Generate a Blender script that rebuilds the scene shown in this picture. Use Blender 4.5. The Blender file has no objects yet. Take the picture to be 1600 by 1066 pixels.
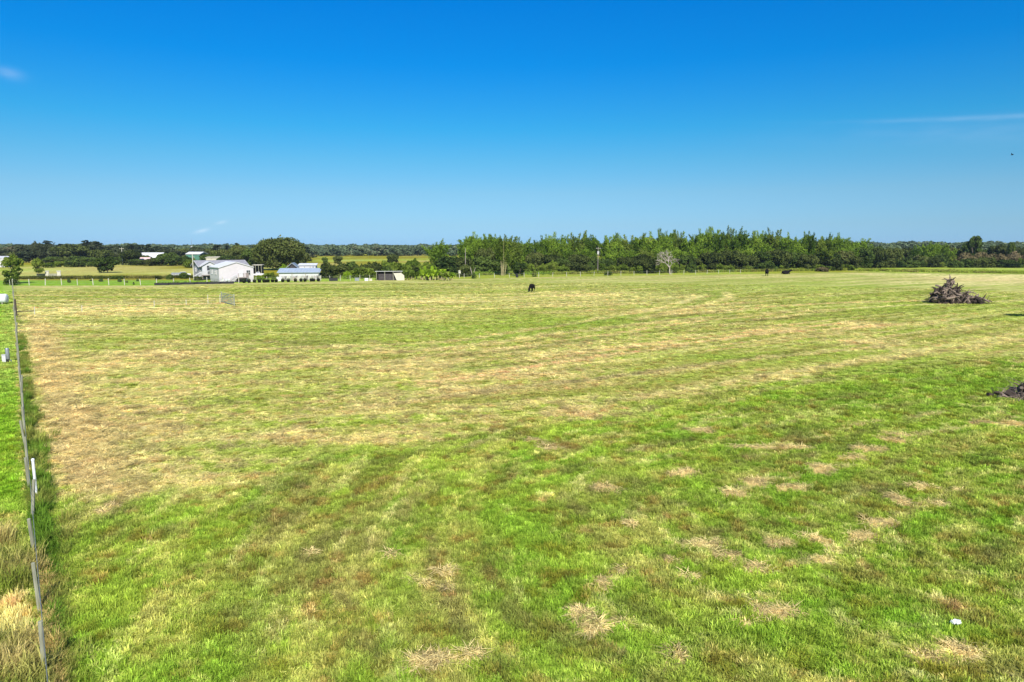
import bpy, bmesh, math, random
import numpy as np
from mathutils import Vector, Matrix
sc = bpy.context.scene
R = math.radians
# ---------------------------------------------------------------- camera, sky, sun, exposure
H = 9.0; FPX = 1066.0; PITCH = math.atan(148/1066)
cam = bpy.data.objects.new('camera', bpy.data.cameras.new('camera'))
sc.collection.objects.link(cam); sc.camera = cam
cam.location = (0, 0, H); cam.rotation_euler = (math.pi/2 - PITCH, 0, 0)
cam.data.sensor_width = 36; cam.data.lens = 36*FPX/1600; cam.data.clip_end = 30000
SUN_EL = 41.0; SUN_DIR = Vector((0.22, -0.975, 0)).normalized()      # horizontal direction towards the sun
sun = bpy.data.objects.new('sun', bpy.data.lights.new('sun', 'SUN'))
sc.collection.objects.link(sun); sun.data.energy = 4.6; sun.data.angle = R(0.5); sun.data.color = (1, .94, .84)
sd = Vector((SUN_DIR.x*math.cos(R(SUN_EL)), SUN_DIR.y*math.cos(R(SUN_EL)), math.sin(R(SUN_EL))))
sun.rotation_euler = sd.to_track_quat('Z', 'Y').to_euler(); sun.location = sd*50
sc.view_settings.view_transform = 'Standard'; sc.view_settings.look = 'None'
sc.view_settings.exposure = 0.8; sc.view_settings.gamma = 1; sc.view_settings.use_curve_mapping = False
W = bpy.data.worlds.new('World'); sc.world = W; W.use_nodes = True
SKY_STOPS = [(0, (.23, .46, .92)), (1.7, (.25, .43, .70)), (4.3, (.255, .445, .61)), (6.8, (.175, .465, .62)), (9.3, (.085, .475, .67)), (14.1, (.014, .442, .79)), (18.7, (.006, .437, .865)), (24, (.10, .46, .86)), (30, (.25, .55, .9))]
def build_world():
    nt = W.node_tree; nt.nodes.clear(); N = nt.nodes.new; L = nt.links.new
    out = N('ShaderNodeOutputWorld'); bg = N('ShaderNodeBackground'); bg.inputs[1].default_value = 0.10
    sky = N('ShaderNodeTexSky'); sky.sky_type = 'NISHITA'; sky.sun_disc = False
    sky.sun_elevation = R(SUN_EL); sky.sun_rotation = math.atan2(SUN_DIR.x, SUN_DIR.y)
    sky.altitude = 0; sky.air_density = 1.0; sky.dust_density = .3; sky.ozone_density = 3.0
    tc = N('ShaderNodeTexCoord'); sp = N('ShaderNodeSeparateXYZ'); L(tc.outputs['Generated'], sp.inputs[0])
    def M(op, a, b=None, c=None):
        m = N('ShaderNodeMath'); m.operation = op
        for i, v in enumerate((a, b, c)):
            if v is None: continue
            if isinstance(v, (int, float)): m.inputs[i].default_value = v
            else: L(v, m.inputs[i])
        return m.outputs[0]
    el = M('MULTIPLY', M('ARCSINE', sp.outputs[2]), 57.2958); az = M('MULTIPLY', M('ARCTAN2', sp.outputs[0], sp.outputs[1]), 57.2958)
    ramp = N('ShaderNodeValToRGB'); L(M('DIVIDE', el, 30), ramp.inputs[0])
    cr = ramp.color_ramp; stops = SKY_STOPS
    cr.elements[0].position = stops[0][0]/30; cr.elements[0].color = (*stops[0][1], 1)
    cr.elements[1].position = stops[-1][0]/30; cr.elements[1].color = (*stops[-1][1], 1)
    for e, c in stops[1:-1]:
        s = cr.elements.new(e/30); s.color = (*c, 1)
    mul = N('ShaderNodeMix'); mul.data_type = 'RGBA'; mul.blend_type = 'MULTIPLY'; mul.inputs[0].default_value = 1
    L(sky.outputs[0], mul.inputs[6]); L(ramp.outputs[0], mul.inputs[7])
    # thin high cloud
    noi = N('ShaderNodeTexNoise'); noi.inputs['Scale'].default_value = 14; noi.inputs['Detail'].default_value = 5
    vm = N('ShaderNodeVectorMath'); vm.operation = 'MULTIPLY'; vm.inputs[1].default_value = (1, 1, 5); L(tc.outputs['Generated'], vm.inputs[0]); L(vm.outputs[0], noi.inputs[0])
    def gauss(v, c, w): return M('EXPONENT', M('MULTIPLY', M('POWER', M('DIVIDE', M('SUBTRACT', v, c), w), 2), -1))
    def cloud(a0, aw, e0, ew, slope, k):
        e = M('SUBTRACT', el, M('MULTIPLY', M('SUBTRACT', az, a0), slope))
        return M('MULTIPLY', M('MULTIPLY', gauss(az, a0, aw), gauss(e, e0, ew)), k)
    n = M('MULTIPLY', M('SUBTRACT', noi.outputs[0], .25), 2.0)
    tot = M('MULTIPLY', cloud(35, 9, 8.45, .17, -.055, .14), n)
    tot = M('ADD', tot, M('MULTIPLY', cloud(33, 9, 7.6, .8, -.05, .06), n))
    for c in ((-24.2, .5, 1.15, .13, .25, .34), (-22.8, .4, 1.8, .12, .2, .18), (-35.2, .8, 11.1, .33, -.1, .16)):
        tot = M('ADD', tot, M('MULTIPLY', cloud(*c), M('ADD', n, .3)))
    tot = M('MINIMUM', M('MAXIMUM', tot, 0), 1)
    mx = N('ShaderNodeMix'); mx.data_type = 'RGBA'; L(tot, mx.inputs[0]); L(mul.outputs[2], mx.inputs[6]); mx.inputs[7].default_value = (6.2, 6.6, 7.2, 1)
    L(mx.outputs[2], bg.inputs[0]); L(bg.outputs[0], out.inputs[0])
build_world()
# ---------------------------------------------------------------- helpers
rng = np.random.default_rng(7); rnd = random.Random(11)
def G(x, y, z=0.0):                                   # where a sight line of the photograph meets height z
    u = (x-800)/FPX; v = -(y-533)/FPX; c, s = math.cos(PITCH), math.sin(PITCH)
    d = (u, c+v*s, -s+v*c); t = (z-H)/d[2]
    return Vector((d[0]*t, d[1]*t, z))
def AX(x, D):                                         # sideways position at ground distance D along +Y
    return (x-800)/FPX*(D*math.cos(PITCH)+H*math.sin(PITCH))
def TOPZ(y, D):                                       # height of a sight line at distance D
    v = -(y-533)/FPX; c, s = math.cos(PITCH), math.sin(PITCH)
    return H + (-s+v*c)*D/(c+v*s)
def hsh(ix, iy, seed):
    h = (ix.astype(np.int64)*374761393 + iy.astype(np.int64)*668265263 + seed*1442695041) & 0xffffffff
    h = ((h ^ (h >> 13))*1274126177) & 0xffffffff
    return ((h ^ (h >> 16)) & 0xffff)/65535.0
def vn(x, y, seed=0):
    ix = np.floor(x); iy = np.floor(y); fx = x-ix; fy = y-iy
    fx = fx*fx*(3-2*fx); fy = fy*fy*(3-2*fy)
    a = hsh(ix, iy, seed); b = hsh(ix+1, iy, seed); c = hsh(ix, iy+1, seed); d = hsh(ix+1, iy+1, seed)
    return (a*(1-fx)+b*fx)*(1-fy)+(c*(1-fx)+d*fx)*fy
def fbm(x, y, seed=0, o=4):
    t = 0; a = .5; s = 0
    for i in range(o):
        t = t + a*vn(x*2**i+17.3*i, y*2**i-9.1*i, seed+i); s += a; a *= .5
    return t/s
def sstep(a, b, x):
    t = np.clip((x-a)/(b-a), 0, 1); return t*t*(3-2*t)

def mat(name, col, rough=.8, var=.25, scale=3.0, metal=0.0, col2=None, bump=0.0, spec=.3, stretch=(1, 1, 1)):
    m = bpy.data.materials.new(name); m.use_nodes = True; nt = m.node_tree; N = nt.nodes.new; L = nt.links.new
    b = nt.nodes['Principled BSDF']; b.inputs['Roughness'].default_value = rough; b.inputs['Metallic'].default_value = metal
    b.inputs['Specular IOR Level'].default_value = spec
    tc = N('ShaderNodeTexCoord'); mp = N('ShaderNodeMapping'); mp.inputs['Scale'].default_value = stretch
    L(tc.outputs['Object'], mp.inputs[0])
    n = N('ShaderNodeTexNoise'); n.inputs['Scale'].default_value = scale; n.inputs['Detail'].default_value = 5; L(mp.outputs[0], n.inputs[0])
    r = N('ShaderNodeValToRGB'); r.color_ramp.elements[0].position = .3; r.color_ramp.elements[1].position = .7
    c2 = col2 or tuple(min(1, c*(1+var)) for c in col); c1 = tuple(c*(1-var) for c in col)
    r.color_ramp.elements[0].color = (*c1, 1); r.color_ramp.elements[1].color = (*c2, 1)
    L(n.outputs[0], r.inputs[0]); L(r.outputs[0], b.inputs['Base Color'])
    if bump:
        bp = N('ShaderNodeBump'); bp.inputs['Strength'].default_value = bump; bp.inputs['Distance'].default_value = .03
        L(n.outputs[0], bp.inputs['Height']); L(bp.outputs[0], b.inputs['Normal'])
    return m
def leafmat(name, dark, light, scale=.5, trans=.3, dry=None):
    m = bpy.data.materials.new(name); m.use_nodes = True; nt = m.node_tree; nt.nodes.clear(); N = nt.nodes.new; L = nt.links.new
    out = N('ShaderNodeOutputMaterial'); df = N('ShaderNodeBsdfDiffuse'); tr = N('ShaderNodeBsdfTranslucent'); mx = N('ShaderNodeMixShader')
    mx.inputs[0].default_value = trans
    g = N('ShaderNodeNewGeometry'); oi = N('ShaderNodeObjectInfo')
    n = N('ShaderNodeTexNoise'); n.inputs['Scale'].default_value = scale; n.inputs['Detail'].default_value = 4; L(g.outputs['Position'], n.inputs[0])
    a = N('ShaderNodeMath'); a.operation = 'MULTIPLY_ADD'; L(g.outputs['Random Per Island'], a.inputs[0]); a.inputs[1].default_value = .35
    s = N('ShaderNodeMath'); s.operation = 'MULTIPLY_ADD'; L(oi.outputs['Random'], s.inputs[0]); s.inputs[1].default_value = .4; s.inputs[2].default_value = -.38
    ad = N('ShaderNodeMath'); ad.operation = 'ADD'; L(n.outputs[0], ad.inputs[0]); L(s.outputs[0], ad.inputs[1]); L(ad.outputs[0], a.inputs[2])
    r = N('ShaderNodeValToRGB'); e = r.color_ramp.elements; e[0].position = .2; e[1].position = .75; e[0].color = (*dark, 1); e[1].color = (*light, 1)
    if dry: k = e.new(.92); k.color = (*dry, 1)
    L(a.outputs[0], r.inputs[0]); L(r.outputs[0], df.inputs[0]); L(r.outputs[0], tr.inputs[0])
    L(df.outputs[0], mx.inputs[1]); L(tr.outputs[0], mx.inputs[2]); L(mx.outputs[0], out.inputs[0])
    return m

class MB:                                             # collects shapes, links them as ONE mesh object
    def __init__(s): s.v = []; s.f = []
    def add(s, vs, fs):
        o = len(s.v); s.v += [tuple(v) for v in vs]; s.f += [tuple(o+i for i in f) for f in fs]; return s
    def box(s, c, d, rz=0, rx=0, ry=0):
        M_ = Matrix.Translation(Vector(c)) @ Matrix.Rotation(rz, 4, 'Z') @ Matrix.Rotation(ry, 4, 'Y') @ Matrix.Rotation(rx, 4, 'X')
        vs = [M_ @ Vector((x*d[0]/2, y*d[1]/2, z*d[2]/2)) for x in (-1, 1) for y in (-1, 1) for z in (-1, 1)]
        return s.add(vs, [(0, 1, 3, 2), (4, 6, 7, 5), (0, 4, 5, 1), (2, 3, 7, 6), (0, 2, 6, 4), (1, 5, 7, 3)])
    def tube(s, pts, rad, n=6, cap=True):
        pts = [Vector(p) for p in pts]; vs = []; fs = []
        if not hasattr(rad, '__len__'): rad = [rad]*len(pts)
        for i, p in enumerate(pts):
            d = (pts[min(i+1, len(pts)-1)]-pts[max(i-1, 0)]).normalized()
            a = d.orthogonal() if abs(d.z) > .9 else d.cross(Vector((0, 0, 1)))
            a.normalize(); b = d.cross(a)
            for k in range(n):
                t = 2*math.pi*k/n; vs.append(p+(a*math.cos(t)+b*math.sin(t))*rad[i])
        for i in range(len(pts)-1):
            for k in range(n):
                k2 = (k+1) % n; fs.append((i*n+k, i*n+k2, (i+1)*n+k2, (i+1)*n+k))
        if cap: fs.append(tuple(range(n-1, -1, -1))); fs.append(tuple((len(pts)-1)*n+k for k in range(n)))
        return s.add(vs, fs)
    def lathe(s, prof, c=(0, 0, 0), n=16, axis='Z', cap=True):
        vs = []; fs = []
        for r_, z in prof:
            for k in range(n):
                t = 2*math.pi*k/n; p = (r_*math.cos(t), r_*math.sin(t), z)
                if axis == 'X': p = (p[2], p[0], p[1])
                if axis == 'Y': p = (p[0], p[2], p[1])
                vs.append((p[0]+c[0], p[1]+c[1], p[2]+c[2]))
        for i in range(len(prof)-1):
            for k in range(n):
                k2 = (k+1) % n; fs.append((i*n+k, i*n+k2, (i+1)*n+k2, (i+1)*n+k))
        if cap: fs.append(tuple(range(n-1, -1, -1))); fs.append(tuple((len(prof)-1)*n+k for k in range(n)))
        return s.add(vs, fs)
    def mesh(s, name, m, smooth=False):
        me = bpy.data.meshes.new(name); me.from_pydata(s.v, [], s.f); me.materials.append(m)
        if smooth: me.polygons.foreach_set('use_smooth', [True]*len(me.polygons))
        me.update(); return me
    def build(s, name, m, parent=None, smooth=False):
        return link(name, s.mesh(name, m, smooth), parent)
def link(name, me, parent=None):
    o = bpy.data.objects.new(name, me); sc.collection.objects.link(o)
    if parent: o.parent = parent
    return o
def tag(o, label=None, cat=None, group=None, kind=None):
    if label: o['label'] = label
    if cat: o['category'] = cat
    if group: o['group'] = group
    if kind: o['kind'] = kind
    return o
def empty(name, loc, rz=0, label=None, cat=None, group=None):
    o = bpy.data.objects.new(name, None); sc.collection.objects.link(o); o.location = loc; o.rotation_euler = (0, 0, rz)
    o.empty_display_size = .5
    return tag(o, label, cat, group)
def copy_tree(o, parent=None):
    c = o.copy(); sc.collection.objects.link(c)
    if parent: c.parent = parent
    for ch in [k for k in bpy.data.objects if k.parent == o]: copy_tree(ch, c)
    return c

# ---------------------------------------------------------------- ground: what grows where (world coordinates)
FD = Vector((-0.5895, 0.8078)); FN = Vector((0.8078, 0.5895)); F0 = Vector((-9.75, 13.15))     # left fence line
def fence_side(x, y): return (x-F0.x)*FN.x+(y-F0.y)*FN.y
def fence_along(x, y): return (x-F0.x)*FD.x+(y-F0.y)*FD.y
BND = np.array([(-200, 5), (-40, 14), (-16.2, 23.2), (-9.2, 25.8), (-3.1, 31), (5.1, 36), (12.7, 42.5), (26.6, 48), (41.5, 54.6), (100, 84), (300, 190)])
BACK = [(14, 447), (240, 446.5), (400, 442), (700, 436), (960, 431), (1200, 428), (1300, 426), (1600, 429), (1750, 432)]
BW = [(-600, 157)]+[(G(*p).x, G(*p).y) for p in BACK]+[(600, 215)]
BWx = np.array([p[0] for p in BW]); BWy = np.array([p[1] for p in BW])
def ell(px, py, rx, ry):                              # patch in the photo -> ellipse on the ground
    c = G(px, py); D = c.y; a = G(px+rx, py); b = G(px, py-ry)
    return c.x, c.y, max(.05, abs(a.x-c.x)), max(.05, abs(b.y-c.y)*1.0)
STRAW = [(150, 700, 110, 55, .7), (110, 640, 70, 50, .55), (230, 635, 80, 40, .6), (190, 745, 120, 25, .9), (460, 675, 60, 12, .8), (590, 622, 70, 12, .7), (700, 608, 45, 8, .9),
 (300, 600, 150, 40, .35), (560, 487, 120, 8, .7), (650, 470, 170, 8, .6), (930, 462, 130, 6, .6), (640, 574, 90, 7, .7), (200, 482, 190, 9, .9), (470, 494, 140, 5, .7), (90, 510, 60, 14, .5),
 (250, 555, 90, 12, .6), (430, 562, 60, 8, .4), (560, 548, 100, 5, .7), (960, 540, 120, 5, .6), (870, 552, 90, 5, .6), (1000, 525, 110, 4, .6), (1130, 508, 120, 3.5, .7), (1340, 508, 40, 4, .9), (1480, 507, 90, 3, .6),
 (1360, 535, 60, 4, .8), (1300, 532, 50, 4, .6), (1390, 547, 40, 3, .7), (1230, 595, 60, 5, .6), (1300, 589, 60, 5, .6), (1500, 443, 110, 4, .7), (1200, 452, 140, 3, .4), (860, 476, 90, 5, .6), (1000, 475, 90, 3, .5),
 (1540, 432, 120, 6, .95), (1400, 428, 60, 2.5, .5), (600, 650, 60, 8, .5), (380, 690, 60, 12, .4), (850, 580, 120, 8, .4), (530, 640, 50, 5, .6)]
TAN = [(120, 665, 50, 60, .5), (930, 648, 60, 8, .9), (860, 662, 60, 6, .7), (820, 590, 160, 9, .6), (1000, 565, 170, 6, .5), (720, 592, 60, 8, .6), (640, 585, 60, 5, .5), (500, 688, 70, 7, .5), (240, 560, 70, 14, .5), (70, 545, 30, 40, .8), (70, 600, 30, 50, .8), (1260, 520, 120, 4, .4), (1150, 515, 130, 3, .5), (1560, 437, 110, 4, .8), (650, 500, 60, 4, .5), (900, 462, 60, 3, .5),
 (1010, 615, 60, 6, .5), (760, 612, 70, 5, .4), (560, 692, 40, 6, .5), (330, 745, 60, 12, .5), (190, 655, 60, 30, .5)]
GREEN = [(350, 512, 150, 12, .8), (640, 512, 200, 12, .9), (850, 503, 150, 10, .9), (1150, 560, 130, 8, .8), (1350, 560, 110, 8, .5), (430, 590, 60, 7, .6), (560, 712, 90, 12, .7), (430, 705, 110, 8, .7), (420, 735, 100, 10, .5), (150, 535, 50, 8, .8), (250, 500, 90, 6, .6), (500, 452, 220, 6, .5), (1250, 450, 220, 7, .6), (1000, 447, 200, 5, .4), (1480, 480, 180, 12, .6), (480, 600, 60, 5, .5), (1000, 590, 70, 6, .6), (740, 575, 40, 3, .6), (350, 625, 50, 6, .5)]
LUSH = [(1530, 600, 130, 28, 1), (1300, 640, 150, 20, .6), (400, 880, 40, 14, .8), (500, 790, 60, 14, .5), (780, 850, 50, 25, .6), (400, 930, 60, 20, .5), (1250, 780, 200, 30, .6), (1180, 800, 80, 16, .5), (190, 830, 60, 18, .6), (720, 750, 90, 14, .6), (1160, 1000, 90, 30, .5), (1480, 800, 120, 30, .4), (850, 880, 60, 40, .4)]
DARK = [(410, 798, 38, 14, .9), (455, 762, 45, 10, .8), (440, 820, 30, 14, .6), (190, 838, 30, 12, .6), (265, 832, 25, 10, .7), (540, 785, 70, 12, .5), (540, 830, 40, 16, .6), (590, 852, 40, 14, .6), (355, 975, 30, 22, .6), (245, 950, 25, 14, .4), (520, 910, 60, 22, .5), (640, 760, 60, 8, .5), (655, 820, 30, 8, .6), (300, 892, 30, 9, .6), (780, 738, 30, 8, .6), (1230, 672, 60, 6, .8), (1330, 620, 50, 6, .6), (1120, 690, 80, 5, .5), (1400, 640, 70, 6, .4), (1240, 765, 40, 8, .5), (1350, 765, 40, 7, .5), (1020, 610, 30, 5, .4), (560, 1000, 60, 20, .4), (880, 840, 50, 10, .4), (1450, 940, 50, 12, .5), (315, 663, 25, 3, .8), (175, 694, 10, 2, .9), (370, 697, 20, 3, .6), (470, 640, 30, 3, .5), (20, 585, 0, 0, 0)]
MATS = [(1275, 845, 20, 8), (1343, 843, 24, 8), (1095, 854, 30, 5), (1142, 871, 26, 5), (1180, 892, 20, 6), (1150, 775, 24, 7), (1185, 758, 22, 6), (1283, 736, 15, 9), (1230, 765, 30, 5), (942, 915, 8, 12), (985, 820, 14, 6), (1040, 879, 16, 6), (1285, 879, 12, 5), (610, 870, 5, 6), (697, 893, 9, 4), (449, 951, 5, 4), (1471, 789, 9, 5), (1400, 783, 10, 9), (1500, 768, 10, 4), (1390, 690, 26, 4), (1360, 705, 22, 4), (1330, 718, 22, 4), (1410, 683, 20, 3), (1200, 702, 60, 2.5), (1060, 745, 20, 4), (940, 768, 18, 6), (1300, 862, 8, 4), (1378, 822, 24, 6), (1217, 852, 20, 4), (680, 1036, 45, 10), (730, 1023, 20, 5), (1505, 1022, 40, 11), (1450, 1030, 20, 8), (905, 962, 16, 8), (925, 985, 22, 14), (965, 975, 18, 5), (1210, 960, 24, 6), (1060, 1024, 10, 10), (1045, 1045, 10, 14), (1160, 975, 14, 5), (1080, 740, 14, 4), (175, 793, 10, 5), (160, 805, 12, 4), (1550, 662, 40, 3), (1590, 665, 20, 4), (1440, 762, 20, 5), (700, 917, 9, 4), (970, 896, 12, 4), (1075, 903, 16, 3), (480, 868, 14, 3), (860, 702, 10, 4), (830, 690, 14, 3), (1100, 674, 20, 3)]
ROWS = [  # lines left by the mower: (points in the photo, width m, kind)
 ([(360, 551), (520, 547), (700, 539), (860, 516), (1000, 492), (1080, 478), (1125, 463), (1118, 457), (1095, 455)], .5, 'g'),
 ([(360, 547), (520, 543), (700, 535), (860, 512), (1000, 488), (1060, 474), (1095, 463)], .35, 's'), ([(520, 555), (700, 547), (900, 519), (1100, 497)], .5, 's'),
 ([(1000, 500), (1090, 480), (1140, 466), (1135, 457)], .4, 's'), ([(660, 600), (820, 575), (1000, 548), (1200, 520), (1400, 508)], .5, 't'), ([(640, 625), (860, 600), (1060, 575), (1260, 548)], .4, 'd'),
 ([(700, 560), (900, 535), (1100, 508), (1300, 492)], .35, 'd'), ([(560, 640), (800, 607), (1000, 585), (1200, 560), (1400, 540)], .35, 's'), ([(820, 565), (1000, 540), (1150, 521), (1300, 507)], .35, 't'), ([(780, 545), (950, 523), (1080, 503), (1200, 492)], .35, 't'),
 ([(860, 645), (1000, 622), (1150, 598), (1300, 572), (1500, 545), (1600, 530)], .5, 's'), ([(930, 657), (1090, 630), (1250, 602), (1420, 580), (1600, 552)], .4, 'd'),
 ([(1130, 780), (1200, 755), (1300, 735), (1370, 702), (1420, 685), (1600, 655)], .35, 's'), ([(1150, 712), (1250, 690), (1380, 660), (1600, 625)], .3, 's'), ([(1140, 722), (1300, 690), (1420, 662)], .5, 'd'),
 ([(1020, 835), (1090, 852), (1150, 872), (1200, 895)], .3, 's'), ([(1150, 925), (1190, 950), (1240, 968)], .25, 's'), ([(430, 750), (480, 790), (540, 830), (600, 860)], .5, 'd'), ([(390, 790), (440, 850), (500, 900), (560, 960)], .45, 'd'),
 ([(1210, 905), (1300, 865), (1380, 815), (1500, 765)], .25, 's'), ([(620, 890), (700, 915)], .2, 's'), ([(150, 600), (400, 580), (640, 562), (800, 545)], .4, 's'), ([(200, 650), (420, 625), (600, 606)], .4, 'd'),
 ([(1180, 500), (1350, 480), (1600, 470)], .4, 's'), ([(1050, 492), (1250, 476), (1500, 468)], .4, 't'), ([(1200, 490), (1400, 478)], .4, 's'), ([(60, 482), (200, 478), (345, 474)], .5, 't'), ([(1280, 425), (1350, 432), (1240, 436)], .8, 'g')]
def segdist(x, y, pts):
    d = np.full(x.shape, 1e9)
    for a, b in zip(pts[:-1], pts[1:]):
        ax, ay = a[0], a[1]; bx, by = b[0]-ax, b[1]-ay; l2 = bx*bx+by*by
        t = np.clip(((x-ax)*bx+(y-ay)*by)/l2, 0, 1); d = np.minimum(d, np.hypot(x-ax-t*bx, y-ay-t*by))
    return d
GR = dict(lush=(.155, .262, .024), green=(.25, .325, .040), olive=(.255, .235, .066), straw=(.62, .54, .235), tan=(.56, .41, .20), dark=(.10, .085, .034), neon=(.165, .29, .02), gold=(.42, .38, .11), far=(.20, .185, .010))
def field(x, y):
    """returns albedo (n,3), grass height (n), straw amount (n)"""
    x = np.asarray(x, float); y = np.asarray(y, float)
    r = np.hypot(x, y)
    wob = (fbm(x*.25, y*.25, 3)-.5)
    mown = sstep(-2.2, 2.8, y-np.interp(x, BND[:, 0], BND[:, 1])+wob*7+(fbm(x*1.4, y*1.4, 203, 3)-.5)*5)
    side = fence_side(x, y); along = fence_along(x, y)
    back = y-np.interp(x, BWx, BWy)
    # mower streaks
    f = np.where(x < -15, .05*x, np.where(x < 15, .05*x+.6*(x+15)**2/60, .65*x-.0*x)); f = np.where(x >= 15, .65*(x-15)+.75+9.0, f)
    q = y-f+2.5*(fbm(x*.03, y*.03, 9)-.5)
    st = fbm(q*.55, x*.05+y*.02, 21, 4)*.6+fbm(q*1.6, x*.10, 33, 3)*.4
    st = (st-.5)*4.0
    st2 = (fbm(q*.9, x*.06, 121, 4)-.5)*4
    fine = fbm(x*2.3, y*2.3, 5, 3)-.5; finer = fbm(x*7, y*7, 6, 2)-.5; big = fbm(x*.06, y*.04, 8, 3)-.5
    rn = fbm(q*.42+1.5*(fbm(x*.05, y*.05, 401)-.5), x*.016, 402, 2); lw = .02+.0006*np.clip(r, 0, 120); brn = vn(x*.16+q*.3, q*1.1, 405)
    line1 = np.exp(-((rn-.47)/lw)**2)*sstep(.25, .55, brn); line2 = np.exp(-((rn-.60)/lw)**2)*sstep(.3, .6, vn(x*.12, q*.9, 407)); line3 = np.exp(-((rn-.36)/lw)**2)*sstep(.3, .6, vn(x*.14, q*.9, 409))
    def blend(lst, noise=.5):
        w = np.zeros(x.shape)
        for px, py, rx, ry, s in lst:
            if rx == 0: continue
            cx, cy, a, b = ell(px, py, rx, ry)
            e = ((x-cx)/a)**2+((y-cy)/b)**2
            w = np.maximum(w, s*np.exp(-e*.8))
        return w
    brk = np.clip(.5+st*.9+fine*1.6, 0, 1.25)
    wst = blend(STRAW)*brk; wtan = blend(TAN)*np.clip(.6-st*.5+fine*1.2, 0, 1.2); wgr = blend(GREEN)*np.clip(.8+fine*1.2, 0, 1.1); wlu = blend(LUSH); wdk = blend(DARK)*np.clip(.7+fine*2.4, 0, 1.2)
    wm = np.zeros(x.shape)
    for px, py, rx, ry in MATS:
        cx, cy, a, b = ell(px, py, rx, ry); wm = np.maximum(wm, 1-sstep(.7, 1.1, np.sqrt(((x-cx)/a)**2+((y-cy)/b)**2)+fine*1.8))
    # explicit rows
    dS = np.zeros(x.shape); dG = dS.copy(); dD = dS.copy(); dT = dS.copy()
    wx = x+.5*(vn(x*.4, y*.4, 61)-.5); wy = y+.5*(vn(x*.4, y*.4, 62)-.5)
    for pts, w, k in ROWS:
        P_ = [G(*p) for p in pts]; ww = w*(.6+r/85)
        ww = ww*(.42+.58*mown); d = np.exp(-(segdist(wx, wy, P_)/ww)**2)*np.clip(.75+fine*1.8, 0, 1)*(1-(1-mown)*(1-sstep(.25, .55, vn(x*.9, y*.9, 311))))
        if k == 's': dS = np.maximum(dS, d)
        elif k == 'g': dG = np.maximum(dG, d)
        elif k == 'd': dD = np.maximum(dD, d)
        else: dT = np.maximum(dT, d)
    C = {k: np.array(v) for k, v in GR.items()}
    def mixc(c, k, w): w = np.clip(w, 0, 1)[..., None]; return c*(1-w)+C[k]*w
    # mown part
    m = np.broadcast_to(C['green'], x.shape+(3,)).copy()
    m = mixc(m, 'olive', np.clip(.38+st*.6+fine*.6, 0, .8))
    dry = np.clip(-.04-.5*st+big*.5+fine*1.3-.05*sstep(10, 50, x-.2*y)-.16*sstep(60, 130, r), 0, .8)
    m = mixc(m, 'straw', dry*.75); m = mixc(m, 'tan', np.clip(.34*(st2-.25)+big*.2+fine*.4, 0, .5)); m = mixc(m, 'dark', np.clip(.9*finer+.5*fine-.12, 0, .3))
    m = mixc(m, 'straw', line1*.5); m = mixc(m, 'dark', line2*.4); m = mixc(m, 'tan', line3*.35); m = mixc(m, 'straw', wst*1.1); m = mixc(m, 'tan', wtan*.85); m = mixc(m, 'green', wgr*.6); m = mixc(m, 'lush', wgr*.45)
    # strip beside the fence
    ws = (1-sstep(2.2, 4.2, side+fine*3))*sstep(.8, 1.4, side+fine)*sstep(7, 12, along)*(1-sstep(60, 110, along))
    m = mixc(m, 'tan', ws*np.clip(.5+fine, 0, 1)); m = mixc(m, 'straw', ws*.35*(1+fine*2))
    # unmown, lush part
    ra, rb = x-12, y-21; aa = ra*.8+rb*.6; pp = rb*.8-ra*.6; dd = np.where(aa > 0, np.abs(pp), np.hypot(ra, rb)); tt = np.where(aa > 0, aa, -np.arctan2(-aa, np.abs(pp)+.01)*12)+np.where(pp > 0, 0, 70)
    dd = dd+1.2*(fbm(x*.15, y*.15, 601)-.5)
    u = np.broadcast_to(C['green'], x.shape+(3,)).copy()*.98
    u = mixc(u, 'lush', np.clip(.5+2.2*(fbm(x*.5, y*.5, 41)-.5)+fine*.6, 0, 1)); u = mixc(u, 'olive', np.clip(2.6*(fbm(dd*.7, tt*.16, 44)-.50)+fine*.9, 0, .7))
    u = mixc(u, 'gold', np.clip(2.4*(fbm(dd*1.3, tt*.35, 48)-.55)+finer*1.2, 0, .7)); u = mixc(u, 'straw', np.clip(2.6*(fbm(dd*2.2, tt*.6, 148)-.63)+finer*.6, 0, .6))
    u = mixc(u, 'dark', np.clip(3.6*(fbm(dd*1.4, tt*.4, 52)-.60)+fine*.5, 0, .5))
    c = u*(1-mown[..., None])+m*mown[..., None]
    c = mixc(c, 'lush', wlu*.55); c = mixc(c, 'dark', wdk*.62)
    c = mixc(c, 'straw', dS*.8); c = mixc(c, 'lush', dG*.45); c = mixc(c, 'dark', dD*.5); c = mixc(c, 'tan', dT*.85)
    c = mixc(c, 'tan', wm*.9); c = mixc(c, 'straw', wm*.65)
    # field behind the back boundary
    b = np.broadcast_to(C['far'], x.shape+(3,)).copy()
    b = mixc(b, 'green', np.clip(.12+3*(fbm(x*.02, y*.02, 71)-.5), 0, .8)); b = mixc(b, 'straw', np.clip(.02+1.5*(fbm(x*.03+5, y*.012, 73)-.5), 0, .3))
    strip = (1-sstep(22, 30, back+fine*3))*(1-sstep(-40, -20, x)); b = mixc(b, 'neon', strip*.95)
    strip2 = sstep(120, 135, x)*(1-sstep(60, 110, back)); b = mixc(b, 'green', strip2*.9)
    yard = sstep(-85, -75, x)*(1-sstep(60, 120, x))*(1-sstep(45, 60, back)); b = mixc(b, 'green', yard*.6)
    wb = sstep(-.8, .8, back+wob*2)[..., None]; c = c*(1-wb)+b*wb
    edge = np.exp(-((back-.5)/1.2)**2)*sstep(60, 120, x); c = mixc(c, 'dark', edge*.6)
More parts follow.
